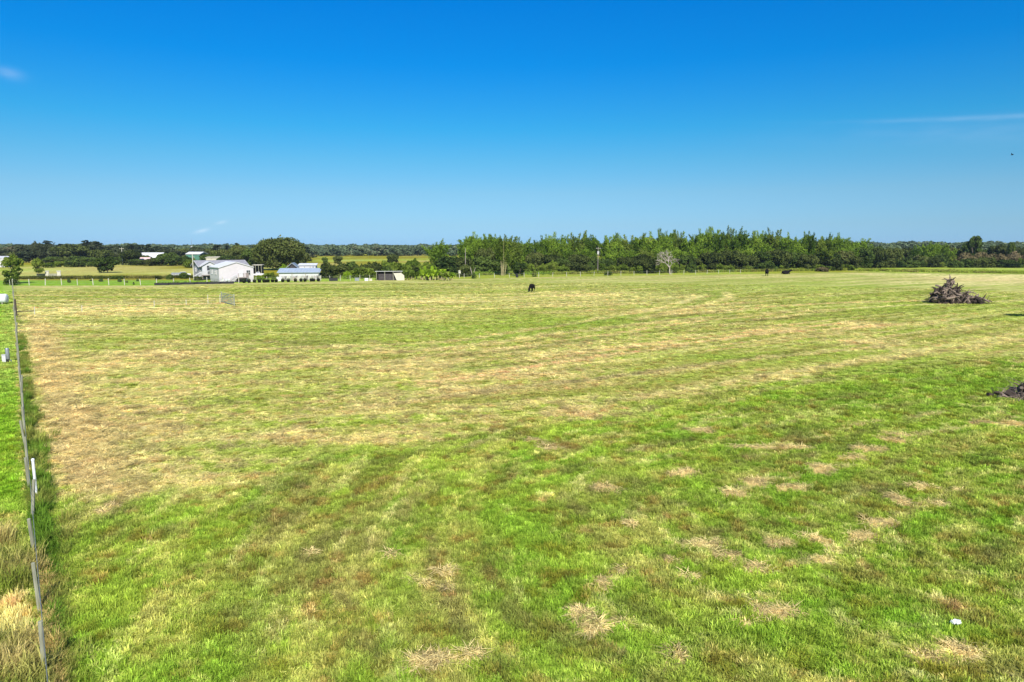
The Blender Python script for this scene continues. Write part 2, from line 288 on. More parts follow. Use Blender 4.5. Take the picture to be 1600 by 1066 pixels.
    path = np.exp(-((back+.2)/.6)**2)*(1-sstep(-80, -60, x)); c = mixc(c, 'straw', path*.6)
    # neighbour's side of the left fence
    nb = np.broadcast_to(C['neon'], x.shape+(3,)).copy(); nb = mixc(nb, 'green', np.clip(.12+fine*1.6+2*(fbm(x*.3, y*.3, 81)-.5), 0, .6))
    gold = (1-sstep(2, 13, along+wob*16+side*.4)); nb = mixc(nb, 'gold', gold*.85); nb = mixc(nb, 'straw', gold*np.clip(.4+fine*2, 0, .7))
    bare = np.exp(-((side+.9)/.8)**2)*sstep(25, 50, along); nb = mixc(nb, 'straw', bare*.2)
    nl = (1-sstep(-.35, -.05, side+fine*.3))*(1-sstep(-2, 2, back)); c = c*(1-nl[..., None])+nb*nl[..., None]
    shade = 1.07+np.clip(fine*.42+finer*.5, -.45, .5); c = c*shade[..., None]
    h = (1-mown)*(.8+.5*(fbm(x*.9, y*.9, 91)-.5)*2+wlu*.3)+mown*(.30+.1*fine)
    h = np.maximum(h, .85*wgr*mown*.6); h = h*(1-.9*wm)*(1-.4*dS)+.25*wdk*(1-mown); h = np.where(nl > .5, .75+gold*.9, h)
    h = np.clip(h, .06, 2)
    strawy = np.clip(mown*(dry*.7+wst*.7+ws*.5)+wm*1.2+dS*.8+gold*nl*.4, 0, 1)
    return np.clip(c, .01, 1), h, strawy
def gz(x, y):
    x = np.asarray(x, float); y = np.asarray(y, float); r = np.hypot(x, y)
    return (.16*(fbm(x*.12, y*.12, 101, 3)-.5)+.10*(fbm(x*1.1, y*1.1, 102, 3)-.5))*(1-sstep(120, 250, r))
def ground_material():
    m = bpy.data.materials.new('ground_grass'); m.use_nodes = True; nt = m.node_tree; N = nt.nodes.new; L = nt.links.new
    b = nt.nodes['Principled BSDF']; b.inputs['Roughness'].default_value = .95; b.inputs['Specular IOR Level'].default_value = .05
    at = N('ShaderNodeAttribute'); at.attribute_name = 'cover'; g = N('ShaderNodeNewGeometry')
    n = N('ShaderNodeTexNoise'); n.inputs['Scale'].default_value = 9; n.inputs['Detail'].default_value = 6; n.inputs['Roughness'].default_value = .7; L(g.outputs['Position'], n.inputs[0])
    n2 = N('ShaderNodeTexNoise'); n2.inputs['Scale'].default_value = 1.3; n2.inputs['Detail'].default_value = 6; n2.inputs['Roughness'].default_value = .65; L(g.outputs['Position'], n2.inputs[0])
    r = N('ShaderNodeMapRange'); r.inputs['From Min'].default_value = .3; r.inputs['From Max'].default_value = .7; r.inputs['To Min'].default_value = .68; r.inputs['To Max'].default_value = 1.3; L(n.outputs[0], r.inputs[0])
    r2 = N('ShaderNodeMapRange'); r2.inputs['From Min'].default_value = .3; r2.inputs['From Max'].default_value = .7; r2.inputs['To Min'].default_value = .8; r2.inputs['To Max'].default_value = 1.18; L(n2.outputs[0], r2.inputs[0])
    mu = N('ShaderNodeMath'); mu.operation = 'MULTIPLY'; L(r.outputs[0], mu.inputs[0]); L(r2.outputs[0], mu.inputs[1])
    vm = N('ShaderNodeVectorMath'); vm.operation = 'SCALE'; L(at.outputs['Color'], vm.inputs[0]); L(mu.outputs[0], vm.inputs['Scale']); L(vm.outputs[0], b.inputs['Base Color'])
    bp = N('ShaderNodeBump'); bp.inputs['Strength'].default_value = .7; bp.inputs['Distance'].default_value = .06; L(n.outputs[0], bp.inputs['Height']); L(bp.outputs[0], b.inputs['Normal'])
    return m
def build_ground():
    a = np.concatenate([np.arange(-180, -52, 4.0), np.arange(-52, 52, .15), np.arange(52, 180, 4.0)]); a = np.radians(a)
    r = [2.0]
    while r[-1] < 15000:
        k = .5 if r[-1] < 8 else (r[-1]*.0065 if r[-1] < 420 else r[-1]*.03); r.append(r[-1]+k)
    r = np.array(r); nr, na = len(r), len(a)
    A, Rr = np.meshgrid(a, r); X = (Rr*np.sin(A)).ravel(); Y = (Rr*np.cos(A)).ravel()
    Z = gz(X, Y); C, h, s = field(X, Y)
    co = np.empty((nr*na+1, 3)); co[:-1, 0] = X; co[:-1, 1] = Y; co[:-1, 2] = Z; co[-1] = (0, 0, 0)
    i, j = np.meshgrid(np.arange(nr-1), np.arange(na), indexing='ij'); j2 = (j+1) % na
    q = np.stack([i*na+j, i*na+j2, (i+1)*na+j2, (i+1)*na+j], -1).reshape(-1, 4)[:, ::-1]
    t = np.array([(nr*na, k, (k+1) % na) for k in range(na)])[:, ::-1]
    me = bpy.data.meshes.new('ground'); nq, ntr = len(q), len(t)
    me.vertices.add(len(co)); me.vertices.foreach_set('co', co.ravel().astype(np.float32))
    loops = np.concatenate([q.ravel(), t.ravel()]).astype(np.int32); me.loops.add(len(loops)); me.loops.foreach_set('vertex_index', loops)
    me.polygons.add(nq+ntr); ls = np.concatenate([np.arange(nq)*4, nq*4+np.arange(ntr)*3]).astype(np.int32)
    me.polygons.foreach_set('loop_start', ls)
    me.polygons.foreach_set('use_smooth', np.ones(nq+ntr, bool)); me.update(calc_edges=True); me.validate()
    at = me.attributes.new('cover', 'FLOAT_COLOR', 'POINT'); cc = np.ones((len(co), 4), np.float32); cc[:-1, :3] = C; cc[-1, :3] = C[0]
    at.data.foreach_set('color', cc.ravel()); me.materials.append(ground_material())
    return tag(link('ground', me), kind='structure')
build_ground()

# ---------------------------------------------------------------- grass: tufts spread by geometry nodes
def tint_material(name, trans=.35):
    m = bpy.data.materials.new(name); m.use_nodes = True; nt = m.node_tree; nt.nodes.clear(); N = nt.nodes.new; L = nt.links.new
    out = N('ShaderNodeOutputMaterial'); df = N('ShaderNodeBsdfDiffuse'); tr = N('ShaderNodeBsdfTranslucent'); mx = N('ShaderNodeMixShader'); mx.inputs[0].default_value = trans
    at = N('ShaderNodeAttribute'); at.attribute_name = 'tint'; at.attribute_type = 'INSTANCER'; g = N('ShaderNodeNewGeometry')
    r = N('ShaderNodeMapRange'); r.inputs['To Min'].default_value = .75; r.inputs['To Max'].default_value = 1.4; L(g.outputs['Random Per Island'], r.inputs[0])
    vm = N('ShaderNodeVectorMath'); vm.operation = 'SCALE'; L(at.outputs['Color'], vm.inputs[0]); L(r.outputs[0], vm.inputs['Scale'])
    L(vm.outputs[0], df.inputs[0]); L(vm.outputs[0], tr.inputs[0]); L(df.outputs[0], mx.inputs[1]); L(tr.outputs[0], mx.inputs[2]); L(mx.outputs[0], out.inputs[0])
    return m
TM = tint_material('grass_blades')
def tuft(seed, n=34, h=.17, spread=.13, lean=.55, w=.009, flat=False):
    r_ = random.Random(seed); mb = MB()
    for _ in range(n):
        t = r_.uniform(0, 6.283); d = spread*math.sqrt(r_.random()); p = Vector((d*math.cos(t), d*math.sin(t), 0))
        a = t+r_.uniform(-1.2, 1.2); L_ = h*r_.uniform(.55, 1.2); ln = lean*r_.uniform(.2, 1.3)
        o = Vector((math.cos(a), math.sin(a), 0)); s = Vector((-o.y, o.x, 0))*w*r_.uniform(.6, 1.3)
        if flat:
            L_ *= 1.6; z = r_.uniform(.01, .08); p.z = z
            m1 = p+o*L_*.5+Vector((0, 0, r_.uniform(-.01, .03))); e = p+o*L_+Vector((0, 0, r_.uniform(-.03, .02)))
        else:
            m1 = p+o*L_*ln*.35+Vector((0, 0, L_*.6)); e = p+o*L_*ln+Vector((0, 0, L_*(.95-.3*ln)))
        mb.add([p-s, p+s, m1+s*.8, m1-s*.8, e], [(0, 1, 2, 3), (3, 2, 4)])
    return bpy.data.objects.new('tuft', mb.mesh('tuft', TM))
def scatter(name, pts, scale, tint, protos, label=None, seed=0):
    """one object: points carrying scale and tint, each grown into a tuft"""
    n = len(pts); me = bpy.data.meshes.new(name); me.vertices.add(n); me.vertices.foreach_set('co', pts.astype(np.float32).ravel())
    a = me.attributes.new('tint', 'FLOAT_COLOR', 'POINT'); c = np.ones((n, 4), np.float32); c[:, :3] = tint; a.data.foreach_set('color', c.ravel())
    a = me.attributes.new('tscale', 'FLOAT_VECTOR', 'POINT'); a.data.foreach_set('vector', scale.astype(np.float32).ravel())
    rr = np.random.default_rng(seed); rot = np.zeros((n, 3), np.float32); rot[:, 2] = rr.uniform(0, 6.283, n); rot[:, :2] = rr.normal(0, .12, (n, 2))
    a = me.attributes.new('trot', 'FLOAT_VECTOR', 'POINT'); a.data.foreach_set('vector', rot.ravel())
    a = me.attributes.new('pick', 'INT', 'POINT'); a.data.foreach_set('value', rr.integers(0, len(protos), n).astype(np.int32)); me.update()
    o = link(name, me); tag(o, kind='stuff')
    if label: tag(o, label[0], label[1])
    ng = bpy.data.node_groups.new(name, 'GeometryNodeTree'); ng.interface.new_socket('Geometry', in_out='INPUT', socket_type='NodeSocketGeometry'); ng.interface.new_socket('Geometry', in_out='OUTPUT', socket_type='NodeSocketGeometry')
    N = ng.nodes.new; L = ng.links.new; gi = N('NodeGroupInput'); go = N('NodeGroupOutput')
    iop = N('GeometryNodeInstanceOnPoints'); L(gi.outputs[0], iop.inputs['Points'])
    g2i = N('GeometryNodeGeometryToInstance')
    for p in reversed(protos):
        oi = N('GeometryNodeObjectInfo'); oi.inputs['Object'].default_value = p; L(oi.outputs['Geometry'], g2i.inputs[0])
    L(g2i.outputs[0], iop.inputs['Instance']); iop.inputs['Pick Instance'].default_value = True
    def na(nm, t):
        k = N('GeometryNodeInputNamedAttribute'); k.data_type = t; k.inputs['Name'].default_value = nm; return k.outputs['Attribute']
    L(na('pick', 'INT'), iop.inputs['Instance Index']); L(na('tscale', 'FLOAT_VECTOR'), iop.inputs['Scale'])
    e2r = N('FunctionNodeEulerToRotation'); L(na('trot', 'FLOAT_VECTOR'), e2r.inputs[0]); L(e2r.outputs[0], iop.inputs['Rotation'])
    L(iop.outputs[0], go.inputs[0]); md = o.modifiers.new('grow', 'NODES'); md.node_group = ng
    return o
def polar_points(n_per, r0, r1, rref, ang=46):
    """even density up to rref, then thinning with the square of the distance"""
    th = math.radians(ang)*2
    n1 = int(n_per*th*(rref**2-r0**2)/2); n2 = int(n_per*th*rref**2*math.log(r1/rref))
    r = np.concatenate([np.sqrt(rng.uniform(r0**2, rref**2, n1)), rref*np.exp(rng.uniform(0, math.log(r1/rref), n2))])
    a = rng.uniform(-th/2, th/2, n1+n2); return r*np.sin(a), r*np.cos(a), r
def build_grass():
    protos = [tuft(s) for s in range(5)]; flats = [tuft(50+s, n=26, h=.16, spread=.16, flat=True, w=.007) for s in range(4)]
    x, y, r = polar_points(62, 10.5, 170, 26)
    c, h, st = field(x, y); sd_ = fence_side(x, y); keep = rng.random(len(x)) > st*.55*(r < 60)
    keep &= (y < np.interp(x, BWx, BWy)-1)
    x, y, r, c, h, st = [v[keep] for v in (x, y, r, c, h, st)]
    k = np.clip(r/26, 1, 5)**.75*rng.uniform(.7, 1.3, len(x)); z = gz(x, y)-.01
    sc_ = np.stack([k, k, h*rng.uniform(.75, 1.35, len(x))*np.clip(1.05-.0*r, .5, 1.2)], -1)
    clump = fbm(x*1.8, y*1.8, 501, 3); tint = c*rng.uniform(.75, 1.4, (len(x), 1))*1.24*(1+np.clip((clump-.5)*.6, -.2, .15)*(1-.5*sstep(40, 90, r)))[:, None]; tint = tint*(1+np.clip(.42-clump, 0, .2)[:, None]*np.array((.6, -.9, -.4)))
    scatter('grass', np.stack([x, y, z], -1), sc_, tint, protos, ('short green and yellowing grass covering the whole mown field', 'grass'), 1)
    x, y, r = polar_points(60, 10.5, 110, 26); c, h, st = field(x, y); keep = rng.random(len(x)) < st*1.1-.12+.05*(y < np.interp(x, BND[:, 0], BND[:, 1])); keep &= (fence_side(x, y) > .3)
    x, y, r, c, h, st = [v[keep] for v in (x, y, r, c, h, st)]
    k = np.clip(r/26, 1, 4)**.75*rng.uniform(.6, 1.4, len(x)); pk = rng.random((len(x), 1)); t = ((np.array(GR['straw'])*(1-pk)+np.array(GR['tan'])*pk)*.55+c*.5)*rng.choice([.45, .8, 1.0, 1.25, 1.5], (len(x), 1))
    scatter('mown_hay', np.stack([x, y, gz(x, y)+.02], -1), np.stack([k, k, np.full(len(x), 1.0)], -1), t, flats, ('thin scattered straw lying in mower rows on the field', 'hay'), 2)
    # tall weeds on the field side of the fence, long dry grass on the neighbour's side
    tall = [tuft(90+s, n=40, h=.62, spread=.2, lean=.5, w=.010) for s in range(4)]
    n = 2300; al = 70*rng.random(n)**1.3+ -3; sd_ = rng.gamma(2.2, .10, n)+.05
    sd_ *= np.where((al > 6) & (al < 9.5), 1.5, 1.0)
    dens = fbm(al*.6, sd_*2, 5); keep = dens > np.where(al > 26, .50, .44); al, sd_ = al[keep], sd_[keep]; n = len(al)
    x = F0.x+FD.x*al+FN.x*sd_; y = F0.y+FD.y*al+FN.y*sd_
    mixw = np.clip(fbm(al*.7, sd_*3, 15)*2.4-.9, 0, 1)[:, None]
    c = np.array((.11, .20, .022))*(1-mixw)+np.array((.30, .27, .07))*mixw; g_ = ((al < 6.5) & (sd_ < .24) & (rng.random(n) < .75))[:, None]; c = np.where(g_, np.array((.50, .38, .14)), c)
    s = (.55+.6*rng.random(n))*(1-.3*sstep(20, 50, al))*(.62+.38*sstep(5, 10, al))
    scatter('fence_weeds', np.stack([x, y, gz(x, y)-.02], -1), np.stack([s, s, s*.85], -1), c*rng.uniform(.8, 1.5, (n, 1)), tall, ('tall dark weeds growing against the field side of the left fence', 'weeds'), 3)
    n = 4800; al = rng.uniform(-4, 10.5, n); sd_ = -rng.random(n)*6.0-.05; keep = fbm(al*.5, sd_*.5, 25) > .36+.022*al; al, sd_ = al[keep], sd_[keep]; n = len(al)
    x = F0.x+FD.x*al+FN.x*sd_; y = F0.y+FD.y*al+FN.y*sd_
    mixw = np.clip(fbm(al*.9, sd_*.9, 35)*3-1.1, 0, 1)[:, None]
    c = np.array((.50, .41, .15))*(1-mixw)+np.array((.19, .25, .035))*mixw; s = .6+.7*rng.random(n)
    scatter('dry_grass', np.stack([x, y, gz(x, y)-.02], -1), np.stack([s, s, s*1.05], -1), c*rng.uniform(.75, 1.25, (n, 1)), tall, ('long golden dry grass left of the fence in the bottom left corner', 'grass'), 4)
    # rough strips: behind the back boundary on the right, ditch on the left, rough edge below the bamboo
    edge = [tuft(130+s, n=40, h=1.0, spread=.7, lean=.7, w=.05) for s in range(3)]
    L_ = []
    for (p, q, wd, n, col, hh) in [((1340, 423), (1760, 429), 8, 2600, (.30, .38, .04), .9), ((700, 430), (1340, 421.5), 5, 2600, (.22, .33, .04), 1.0), ((20, 436.2), (330, 434.5), 2.2, 900, (.09, .11, .025), .9), ((845, 429), (1330, 422.5), 2.2, 900, (.3, .34, .05), 1.0), ((395, 434), (640, 432), 9, 900, (.15, .2, .03), .8)]:
        a, b = G(*p), G(*q); t = rng.random(n); o_ = rng.normal(0, wd/2, n); k = fbm(t*40, o_*.2, 7) > .36; t, o_ = t[k], o_[k]; n = len(t)
        d_ = (b-a).normalized(); x = a.x+(b.x-a.x)*t-d_.y*o_; y = a.y+(b.y-a.y)*t+d_.x*o_; s = hh*rng.uniform(.5, 1.1, n)
        mixw = np.clip(fbm(x*.15, y*.15, 45)*3-1.2, 0, 1)[:, None]
        L_.append((np.stack([x, y, gz(x, y)], -1), np.stack([s*1.3, s*1.3, s], -1), (np.array(col)*(1-mixw)+np.array((.26, .24, .07))*mixw)*rng.uniform(.8, 1.2, (n, 1))))
    scatter('rough_grass', *[np.concatenate([l[i] for l in L_]) for i in range(3)], edge, ('rough uncut grass along the far edges of the field', 'grass'), 5)
build_grass()
#MORE
# ---------------------------------------------------------------- materials of the things
M_post = mat('weathered_post', (.24, .24, .17), .9, .35, 9, bump=.5, stretch=(1, 1, .15))
M_postdark = mat('dark_post', (.07, .055, .04), .9, .3, 6)
M_pale = mat('pale_post', (.46, .44, .35), .85, .2, 8)
M_wire = mat('fence_wire', (.35, .34, .31), .55, .2, 5, metal=.6)
M_galv = mat('galvanised_steel', (.28, .30, .31), .45, .15, 3, metal=.5)
M_white = mat('white_paint', (.46, .46, .46), .6, .06, 1.2)
M_pvc = mat('white_plastic', (.62, .64, .64), .4, .05, 2)
M_siding = mat('pale_siding', (.48, .45, .455), .7, .05, 1.5)
M_greysiding = mat('grey_siding', (.33, .32, .33), .75, .1, 1.5)
M_greyroof = mat('grey_shingle', (.22, .22, .24), .85, .2, 2)
M_whiteroof = mat('white_metal_roof', (.56, .57, .585), .5, .06, 1)
M_blueroof = mat('blue_grey_metal_roof', (.30, .36, .43), .5, .1, 1)
M_pinkwall = mat('pinkish_wall', (.55, .40, .38), .8, .1, 1)
M_greenwall = mat('green_wall', (.06, .16, .12), .7, .15, 1)
M_beige = mat('beige_roof', (.45, .42, .33), .8, .1, 1)
M_glass = mat('window_glass', (.03, .035, .04), .1, .2, 2, spec=.8)
M_black = mat('black_plastic', (.018, .018, .02), .6, .3, 4)
M_darkwood = mat('dark_timber', (.05, .045, .045), .85, .3, 2)
M_deck = mat('deck_timber', (.26, .22, .20), .85, .15, 3)
M_rubber = mat('tyre_rubber', (.02, .02, .02), .8, .2, 5)
M_carwhite = mat('white_car_paint', (.75, .76, .78), .25, .04, 1, spec=.6)
M_cargrey = mat('grey_car_paint', (.30, .31, .32), .3, .1, 1, spec=.6)
M_hide = mat('black_hide', (.008, .007, .007), 1.0, .4, 3, spec=.06)
M_bark = mat('grey_bark', (.16, .13, .10), .95, .35, 3, bump=.5)
M_deadbark = mat('pale_dead_bark', (.38, .325, .28), .95, .2, 3)
M_log = mat('weathered_log', (.17, .13, .10), .95, .5, 2.2, bump=.8)
M_logdark = mat('dark_log', (.045, .033, .025), .95, .5, 2.2, bump=.8)  # dark wood tone, used widely to paint in the shaded crevices
M_culm = mat('bamboo_culm', (.30, .26, .13), .7, .3, 1.5)
M_panel = mat('rusty_tin', (.40, .34, .28), .6, .3, .8)
L_oak = leafmat('oak_leaves', (.020, .032, .009), (.115, .14, .036), .35, .2, (.13, .13, .05))
L_dark = leafmat('dark_leaves', (.020, .038, .010), (.10, .145, .030), .35, .2)
L_pine = leafmat('pine_needles', (.020, .032, .016), (.060, .078, .036), .3, .15, (.11, .10, .06))
L_bam = leafmat('bamboo_leaves', (.042, .085, .010), (.225, .34, .035), .22, .35, (.25, .31, .05))
L_mid = leafmat('mid_leaves', (.055, .095, .012), (.19, .25, .035), .35, .3, (.17, .19, .05))
L_bright = leafmat('bright_leaves', (.14, .24, .012), (.38, .52, .04), .5, .45, (.36, .46, .05))
L_brown = leafmat('brownish_leaves', (.06, .055, .025), (.19, .155, .075), .4, .25, (.25, .2, .12))
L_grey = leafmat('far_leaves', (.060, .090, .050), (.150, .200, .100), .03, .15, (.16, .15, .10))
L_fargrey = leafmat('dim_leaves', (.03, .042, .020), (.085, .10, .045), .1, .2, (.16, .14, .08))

# ---------------------------------------------------------------- trees
def leaves(mb, c, rad, n, s, r_, up=.25, squash=1.0, shell=.55):
    for _ in range(n):
        d = Vector((r_.gauss(0, 1), r_.gauss(0, 1), r_.gauss(0, 1)+up)).normalized(); k = shell+(1-shell)*r_.random()**.6
        if r_.random() < .12: k *= 1.2
        p = Vector(c)+Vector((d.x*rad[0], d.y*rad[1], d.z*rad[2]*squash))*k
        nn = (d+Vector((r_.gauss(0, .6), r_.gauss(0, .6), r_.gauss(0, .6)))).normalized(); a = nn.orthogonal().normalized(); b = nn.cross(a)
        t = r_.uniform(0, 6.28); a, b = a*math.cos(t)+b*math.sin(t), b*math.cos(t)-a*math.sin(t); q = s*r_.uniform(.5, 1.3)
        mb.add([p-a*q*.6, p-b*q*.4+nn*q*.1, p+a*q*.7-nn*q*.15, p+b*q*.45+nn*q*.05], [(0, 1, 2, 3)])
def limbs(mb, base, top, r0, r_, n, tips, spread):
    mb.tube([base, base.lerp(top, .5)+Vector((r_.gauss(0, .15), r_.gauss(0, .15), 0)), top], [r0, r0*.8, r0*.55], 7)
    for i in range(n):
        t = tips[i % len(tips)]; s = base.lerp(top, r_.uniform(.45, 1)); m = s.lerp(t, .5)+Vector((0, 0, spread*r_.uniform(0, .15)))
        mb.tube([s, m, t], [r0*.45, r0*.25, r0*.08], 5)
class Proto:
    """one tree built once (root + trunk + crown); later ones are copies of it"""
    def __init__(s, name, parts, w, h): s.name, s.parts, s.w, s.h, s.root = name, parts, w, h, None
    def place(s, x, y, w, h, label, cat, group=None, rz=None, z=-.05, tilt=0):
        if s.root is None:
            s.root = empty(s.name, (0, 0, 0)); o = s.root
            for nm, me in s.parts: link(nm, me, o)
        else:
            o = s.root.copy(); sc.collection.objects.link(o)
            for nm, me in s.parts:
                c = bpy.data.objects.new(nm, me); sc.collection.objects.link(c); c.parent = o
            if 'group' in o: del o['group']
        o.location = (x, y, z); o.rotation_euler = (0, tilt, rnd.uniform(0, 6.28) if rz is None else rz)
        o.scale = (w/s.w, w/s.w, h/s.h); tag(o, label, cat, group); return o
def oak(name, mat_, seed, w=12, h=10, nb=16, n=210, s=.75, trunk=.28, flat=.55, low=.16):
    r_ = random.Random(seed); tips = []; cr = MB(); tr = MB()
    for i in range(nb):
        a = i*2.4+r_.uniform(-.4, .4); d = w*.5*(.15+.62*math.sqrt((i+.5)/nb)); zt = h*(1-.17)-(h*(1-low-.3))*((d/(w*.5))**2)*r_.uniform(.55, 1.05)
        t = Vector((d*math.cos(a), d*math.sin(a), zt)); tips.append(t); rr = w*r_.uniform(.09, .20)
        leaves(cr, t, (rr, rr, rr*flat*1.4), n, s, r_)
    for i in range(nb):
        a = r_.uniform(0, 6.28); d = w*r_.uniform(.10, .38); t = Vector((d*math.cos(a), d*math.sin(a), h*r_.uniform(low, .55))); rr = w*.15
        leaves(cr, t, (rr, rr, min(rr*.8, t.z)), n//2, s, r_)
    limbs(tr, Vector((0, 0, -.2)), Vector((r_.gauss(0, .3), r_.gauss(0, .3), h*.45)), trunk, r_, nb, tips, 1)
    return Proto(name, [('trunk', tr.mesh('trunk', M_bark, True)), ('crown', cr.mesh('crown', mat_))], w, h)
def shrub(name, mat_, seed, w=5, h=4, nb=14, n=130, s=.42):
    r_ = random.Random(seed); cr = MB(); tr = MB()
    for i in range(nb):
        a = i*2.4+r_.uniform(-.6, .6); d = w*.36*math.sqrt((i+.3)/nb)*r_.uniform(.8, 1.15); z = h*(.74-.45*(d/(w*.36))**2*r_.uniform(.2, 1.1))*r_.uniform(.8, 1.08); rr = w*r_.uniform(.10, .23)
        c = Vector((d*math.cos(a), d*math.sin(a), z)); leaves(cr, c, (rr, rr, h*r_.uniform(.12, .3)), n, s, r_)
        leaves(cr, Vector((c.x*1.15, c.y*1.15, h*.22)), (rr, rr, h*.22), n//3, s, r_); tr.tube([(0, 0, -.1), (c.x*.4, c.y*.4, h*.3), c], [.09, .06, .02], 5)
    return Proto(name, [('stem', tr.mesh('stem', M_bark)), ('crown', cr.mesh('crown', mat_))], w, h)
def pine(name, mat_, seed, w=5, h=13):
    r_ = random.Random(seed); cr = MB(); tr = MB(); tr.tube([(0, 0, -.2), (.15, .1, h*.5), (.1, .3, h*.95)], [.2, .15, .05], 6)
    for i in range(13):
        z = h*(.48+.5*i/13); a = i*2.3+r_.random(); d = w*.38*(1-.55*i/13)*r_.uniform(.5, 1.1); c = Vector((d*math.cos(a), d*math.sin(a), z)); rr = w*.17
        leaves(cr, c, (rr, rr, rr*.55), 80, .5, r_); tr.tube([(.1, .1, z-.5), c], [.05, .02], 4)
    return Proto(name, [('trunk', tr.mesh('trunk', M_bark)), ('crown', cr.mesh('crown', mat_))], w, h)
def bamboo(name, mat_, seed, w=11, h=14, n=17, culm_show=0.0):
    r_ = random.Random(seed); cr = MB(); tr = MB()
    for i in range(n):
        a = r_.uniform(0, 6.28); q = r_.random(); out = w*.5*q**.7; H_ = h*((1.0 if i % 5 == 0 else .86)-.22*q*r_.random()-.10*r_.random()); b0 = Vector((math.cos(a), math.sin(a), 0))*r_.uniform(.1, w*.13)
        dr = Vector((math.cos(a+r_.gauss(0, .3)), math.sin(a+r_.gauss(0, .3)), 0)); nod = r_.choice((.06, .1, .16, .26)); P_ = []
        for k in range(9):
            t = k/8; P_.append(b0+dr*out*.95*t**1.7+Vector((0, 0, H_*(t-nod*max(0, t-.75)**2*6)))+dr*nod*2.2*max(0, t-.72)*4)
        tr.tube(P_, [(.065 if culm_show > .2 else .06)*(1-.85*k/8) for k in range(9)], 5, cap=False)
        m = 270
        for _ in range(m):
            t = culm_show+(1-culm_show)*r_.random()**.75; t = max(.05, t); f = t*8; k = min(7, int(f)); p = P_[k].lerp(P_[k+1], f-k); d_ = (P_[k+1]-P_[k]).normalized()
            wd = (1.0 if t < .5 else 1.0-.55*(t-.5)/.5)*w/11
            p = p+Vector((r_.gauss(0, .55), r_.gauss(0, .55), r_.gauss(0, .35)))*wd; p.z -= .3*abs(r_.gauss(0, 1))*(t > .8)
            s = r_.uniform(.28, .62)*(1 if t < .8 else .7); nn = Vector((r_.gauss(0, 1), r_.gauss(0, 1), r_.gauss(0, .6))).normalized(); a2 = (d_*.9+Vector((r_.gauss(0, .6), r_.gauss(0, .6), -.25))).normalized(); b2 = a2.cross(nn).normalized()
            cr.add([p-a2*s, p-b2*s*.36, p+a2*s, p+b2*s*.36], [(0, 1, 2, 3)])
    for _ in range(13):                                 # side shoots filling the clump
        a = r_.uniform(0, 6.28); d = w*r_.uniform(.1, .40)
        if culm_show < .2: leaves(cr, (d*math.cos(a), d*math.sin(a), h*r_.uniform(.15, .74)*(1-.3*d/w)), (w*.16, w*.16, h*.12), 170, .5, r_)
    return Proto(name, [('culms', tr.mesh('culms', M_culm)), ('crown', cr.mesh('crown', mat_))], w, h)
def dead_tree(seed, h=7.5):
    r_ = random.Random(seed); mb = MB()
    def grow(p, d, L_, r, lv):
        q = p+d*L_; m = p.lerp(q, .5)+Vector((r_.gauss(0, .04), r_.gauss(0, .04), 0))*L_; mb.tube([p, m, q], [r, r*.85, r*.65], 4 if lv else 6, cap=False)
        if lv == 5: return
        for _ in range(3 if lv < 4 else 4):
            nd = (d+Vector((r_.gauss(0, .55), r_.gauss(0, .55), r_.gauss(.05, .32)))).normalized(); grow(q, nd, L_*r_.uniform(.62, .86), r*.6, lv+1)
    grow(Vector((0, 0, -.2)), Vector((.1, 0, 1)).normalized(), h*.25, .19, 0)
    return Proto('dead_tree', [('branches', mb.mesh('branches', M_deadbark))], 6.5, 6.3)
def frond(mb, base, a, L_, up, droop, w, r_, seg=5, strips=0):
    o = Vector((math.cos(a), math.sin(a), 0)); s = Vector((-o.y, o.x, 0)); pts = []
    for k in range(seg+1):
        t = k/seg; pts.append(base+o*L_*(t*(1-.25*up*t))+Vector((0, 0, L_*(up*t-droop*t*t))))
    if not strips:
        vs = []; fs = []
        for k, p in enumerate(pts):
            t = k/seg; ww = w*math.sin(math.pi*min(.97, max(.06, t)))**.6; fold = Vector((0, 0, ww*.25)); vs += [p-s*ww+fold, p, p+s*ww+fold]
        for k in range(seg): i = k*3; fs += [(i, i+1, i+4, i+3), (i+1, i+2, i+5, i+4)]
        mb.add(vs, fs)
    else:
        for k in range(1, strips):
            t = k/strips; f = t*seg; j = min(seg-1, int(f)); p = pts[j].lerp(pts[j+1], f-j)
            for sg in (-1, 1):
                e = p+s*sg*w*math.sin(math.pi*(.15+.8*t))+o*w*.35+Vector((0, 0, -w*r_.uniform(.1, .5))); mb.add([p, p+o*.07, e], [(0, 1, 2)])
def banana(seed, mat_, h=3.6):
    r_ = random.Random(seed); st = MB(); lf = MB()
    for i in range(4):
        b = Vector((r_.uniform(-.7, .7), r_.uniform(-.7, .7), 0)); hh = h*r_.uniform(.3, .45); st.tube([b, b+Vector((0, 0, hh))], [.14, .08], 7)
        for k in range(11): frond(lf, b+Vector((0, 0, hh*r_.uniform(.6, 1))), k*.9+r_.random(), r_.uniform(1.1, 1.7), r_.uniform(1.2, 2.3), r_.uniform(.9, 1.5), .42, r_)
    return Proto('banana_plant', [('stem', st.mesh('stem', M_culm)), ('leaf_crown', lf.mesh('leaf_crown', mat_))], 4.4, h)
def palm(seed, mat_, h=9, n=22, name='palm_tree'):
    r_ = random.Random(seed); st = MB(); lf = MB(); st.tube([(0, 0, -.2), (.1, 0, h*.5), (.05, .1, h*.8)], [.24, .18, .16], 8)
    for k in range(n): frond(lf, Vector((.05, .1, h*.8)), k*2.4, r_.uniform(2.2, 3.0), r_.uniform(-.1, 1.0), r_.uniform(.5, .9), .75, r_, 6, strips=26)
    return Proto(name, [('trunk', st.mesh('trunk', M_bark, True)), ('fronds', lf.mesh('fronds', mat_))], 5.5, h)

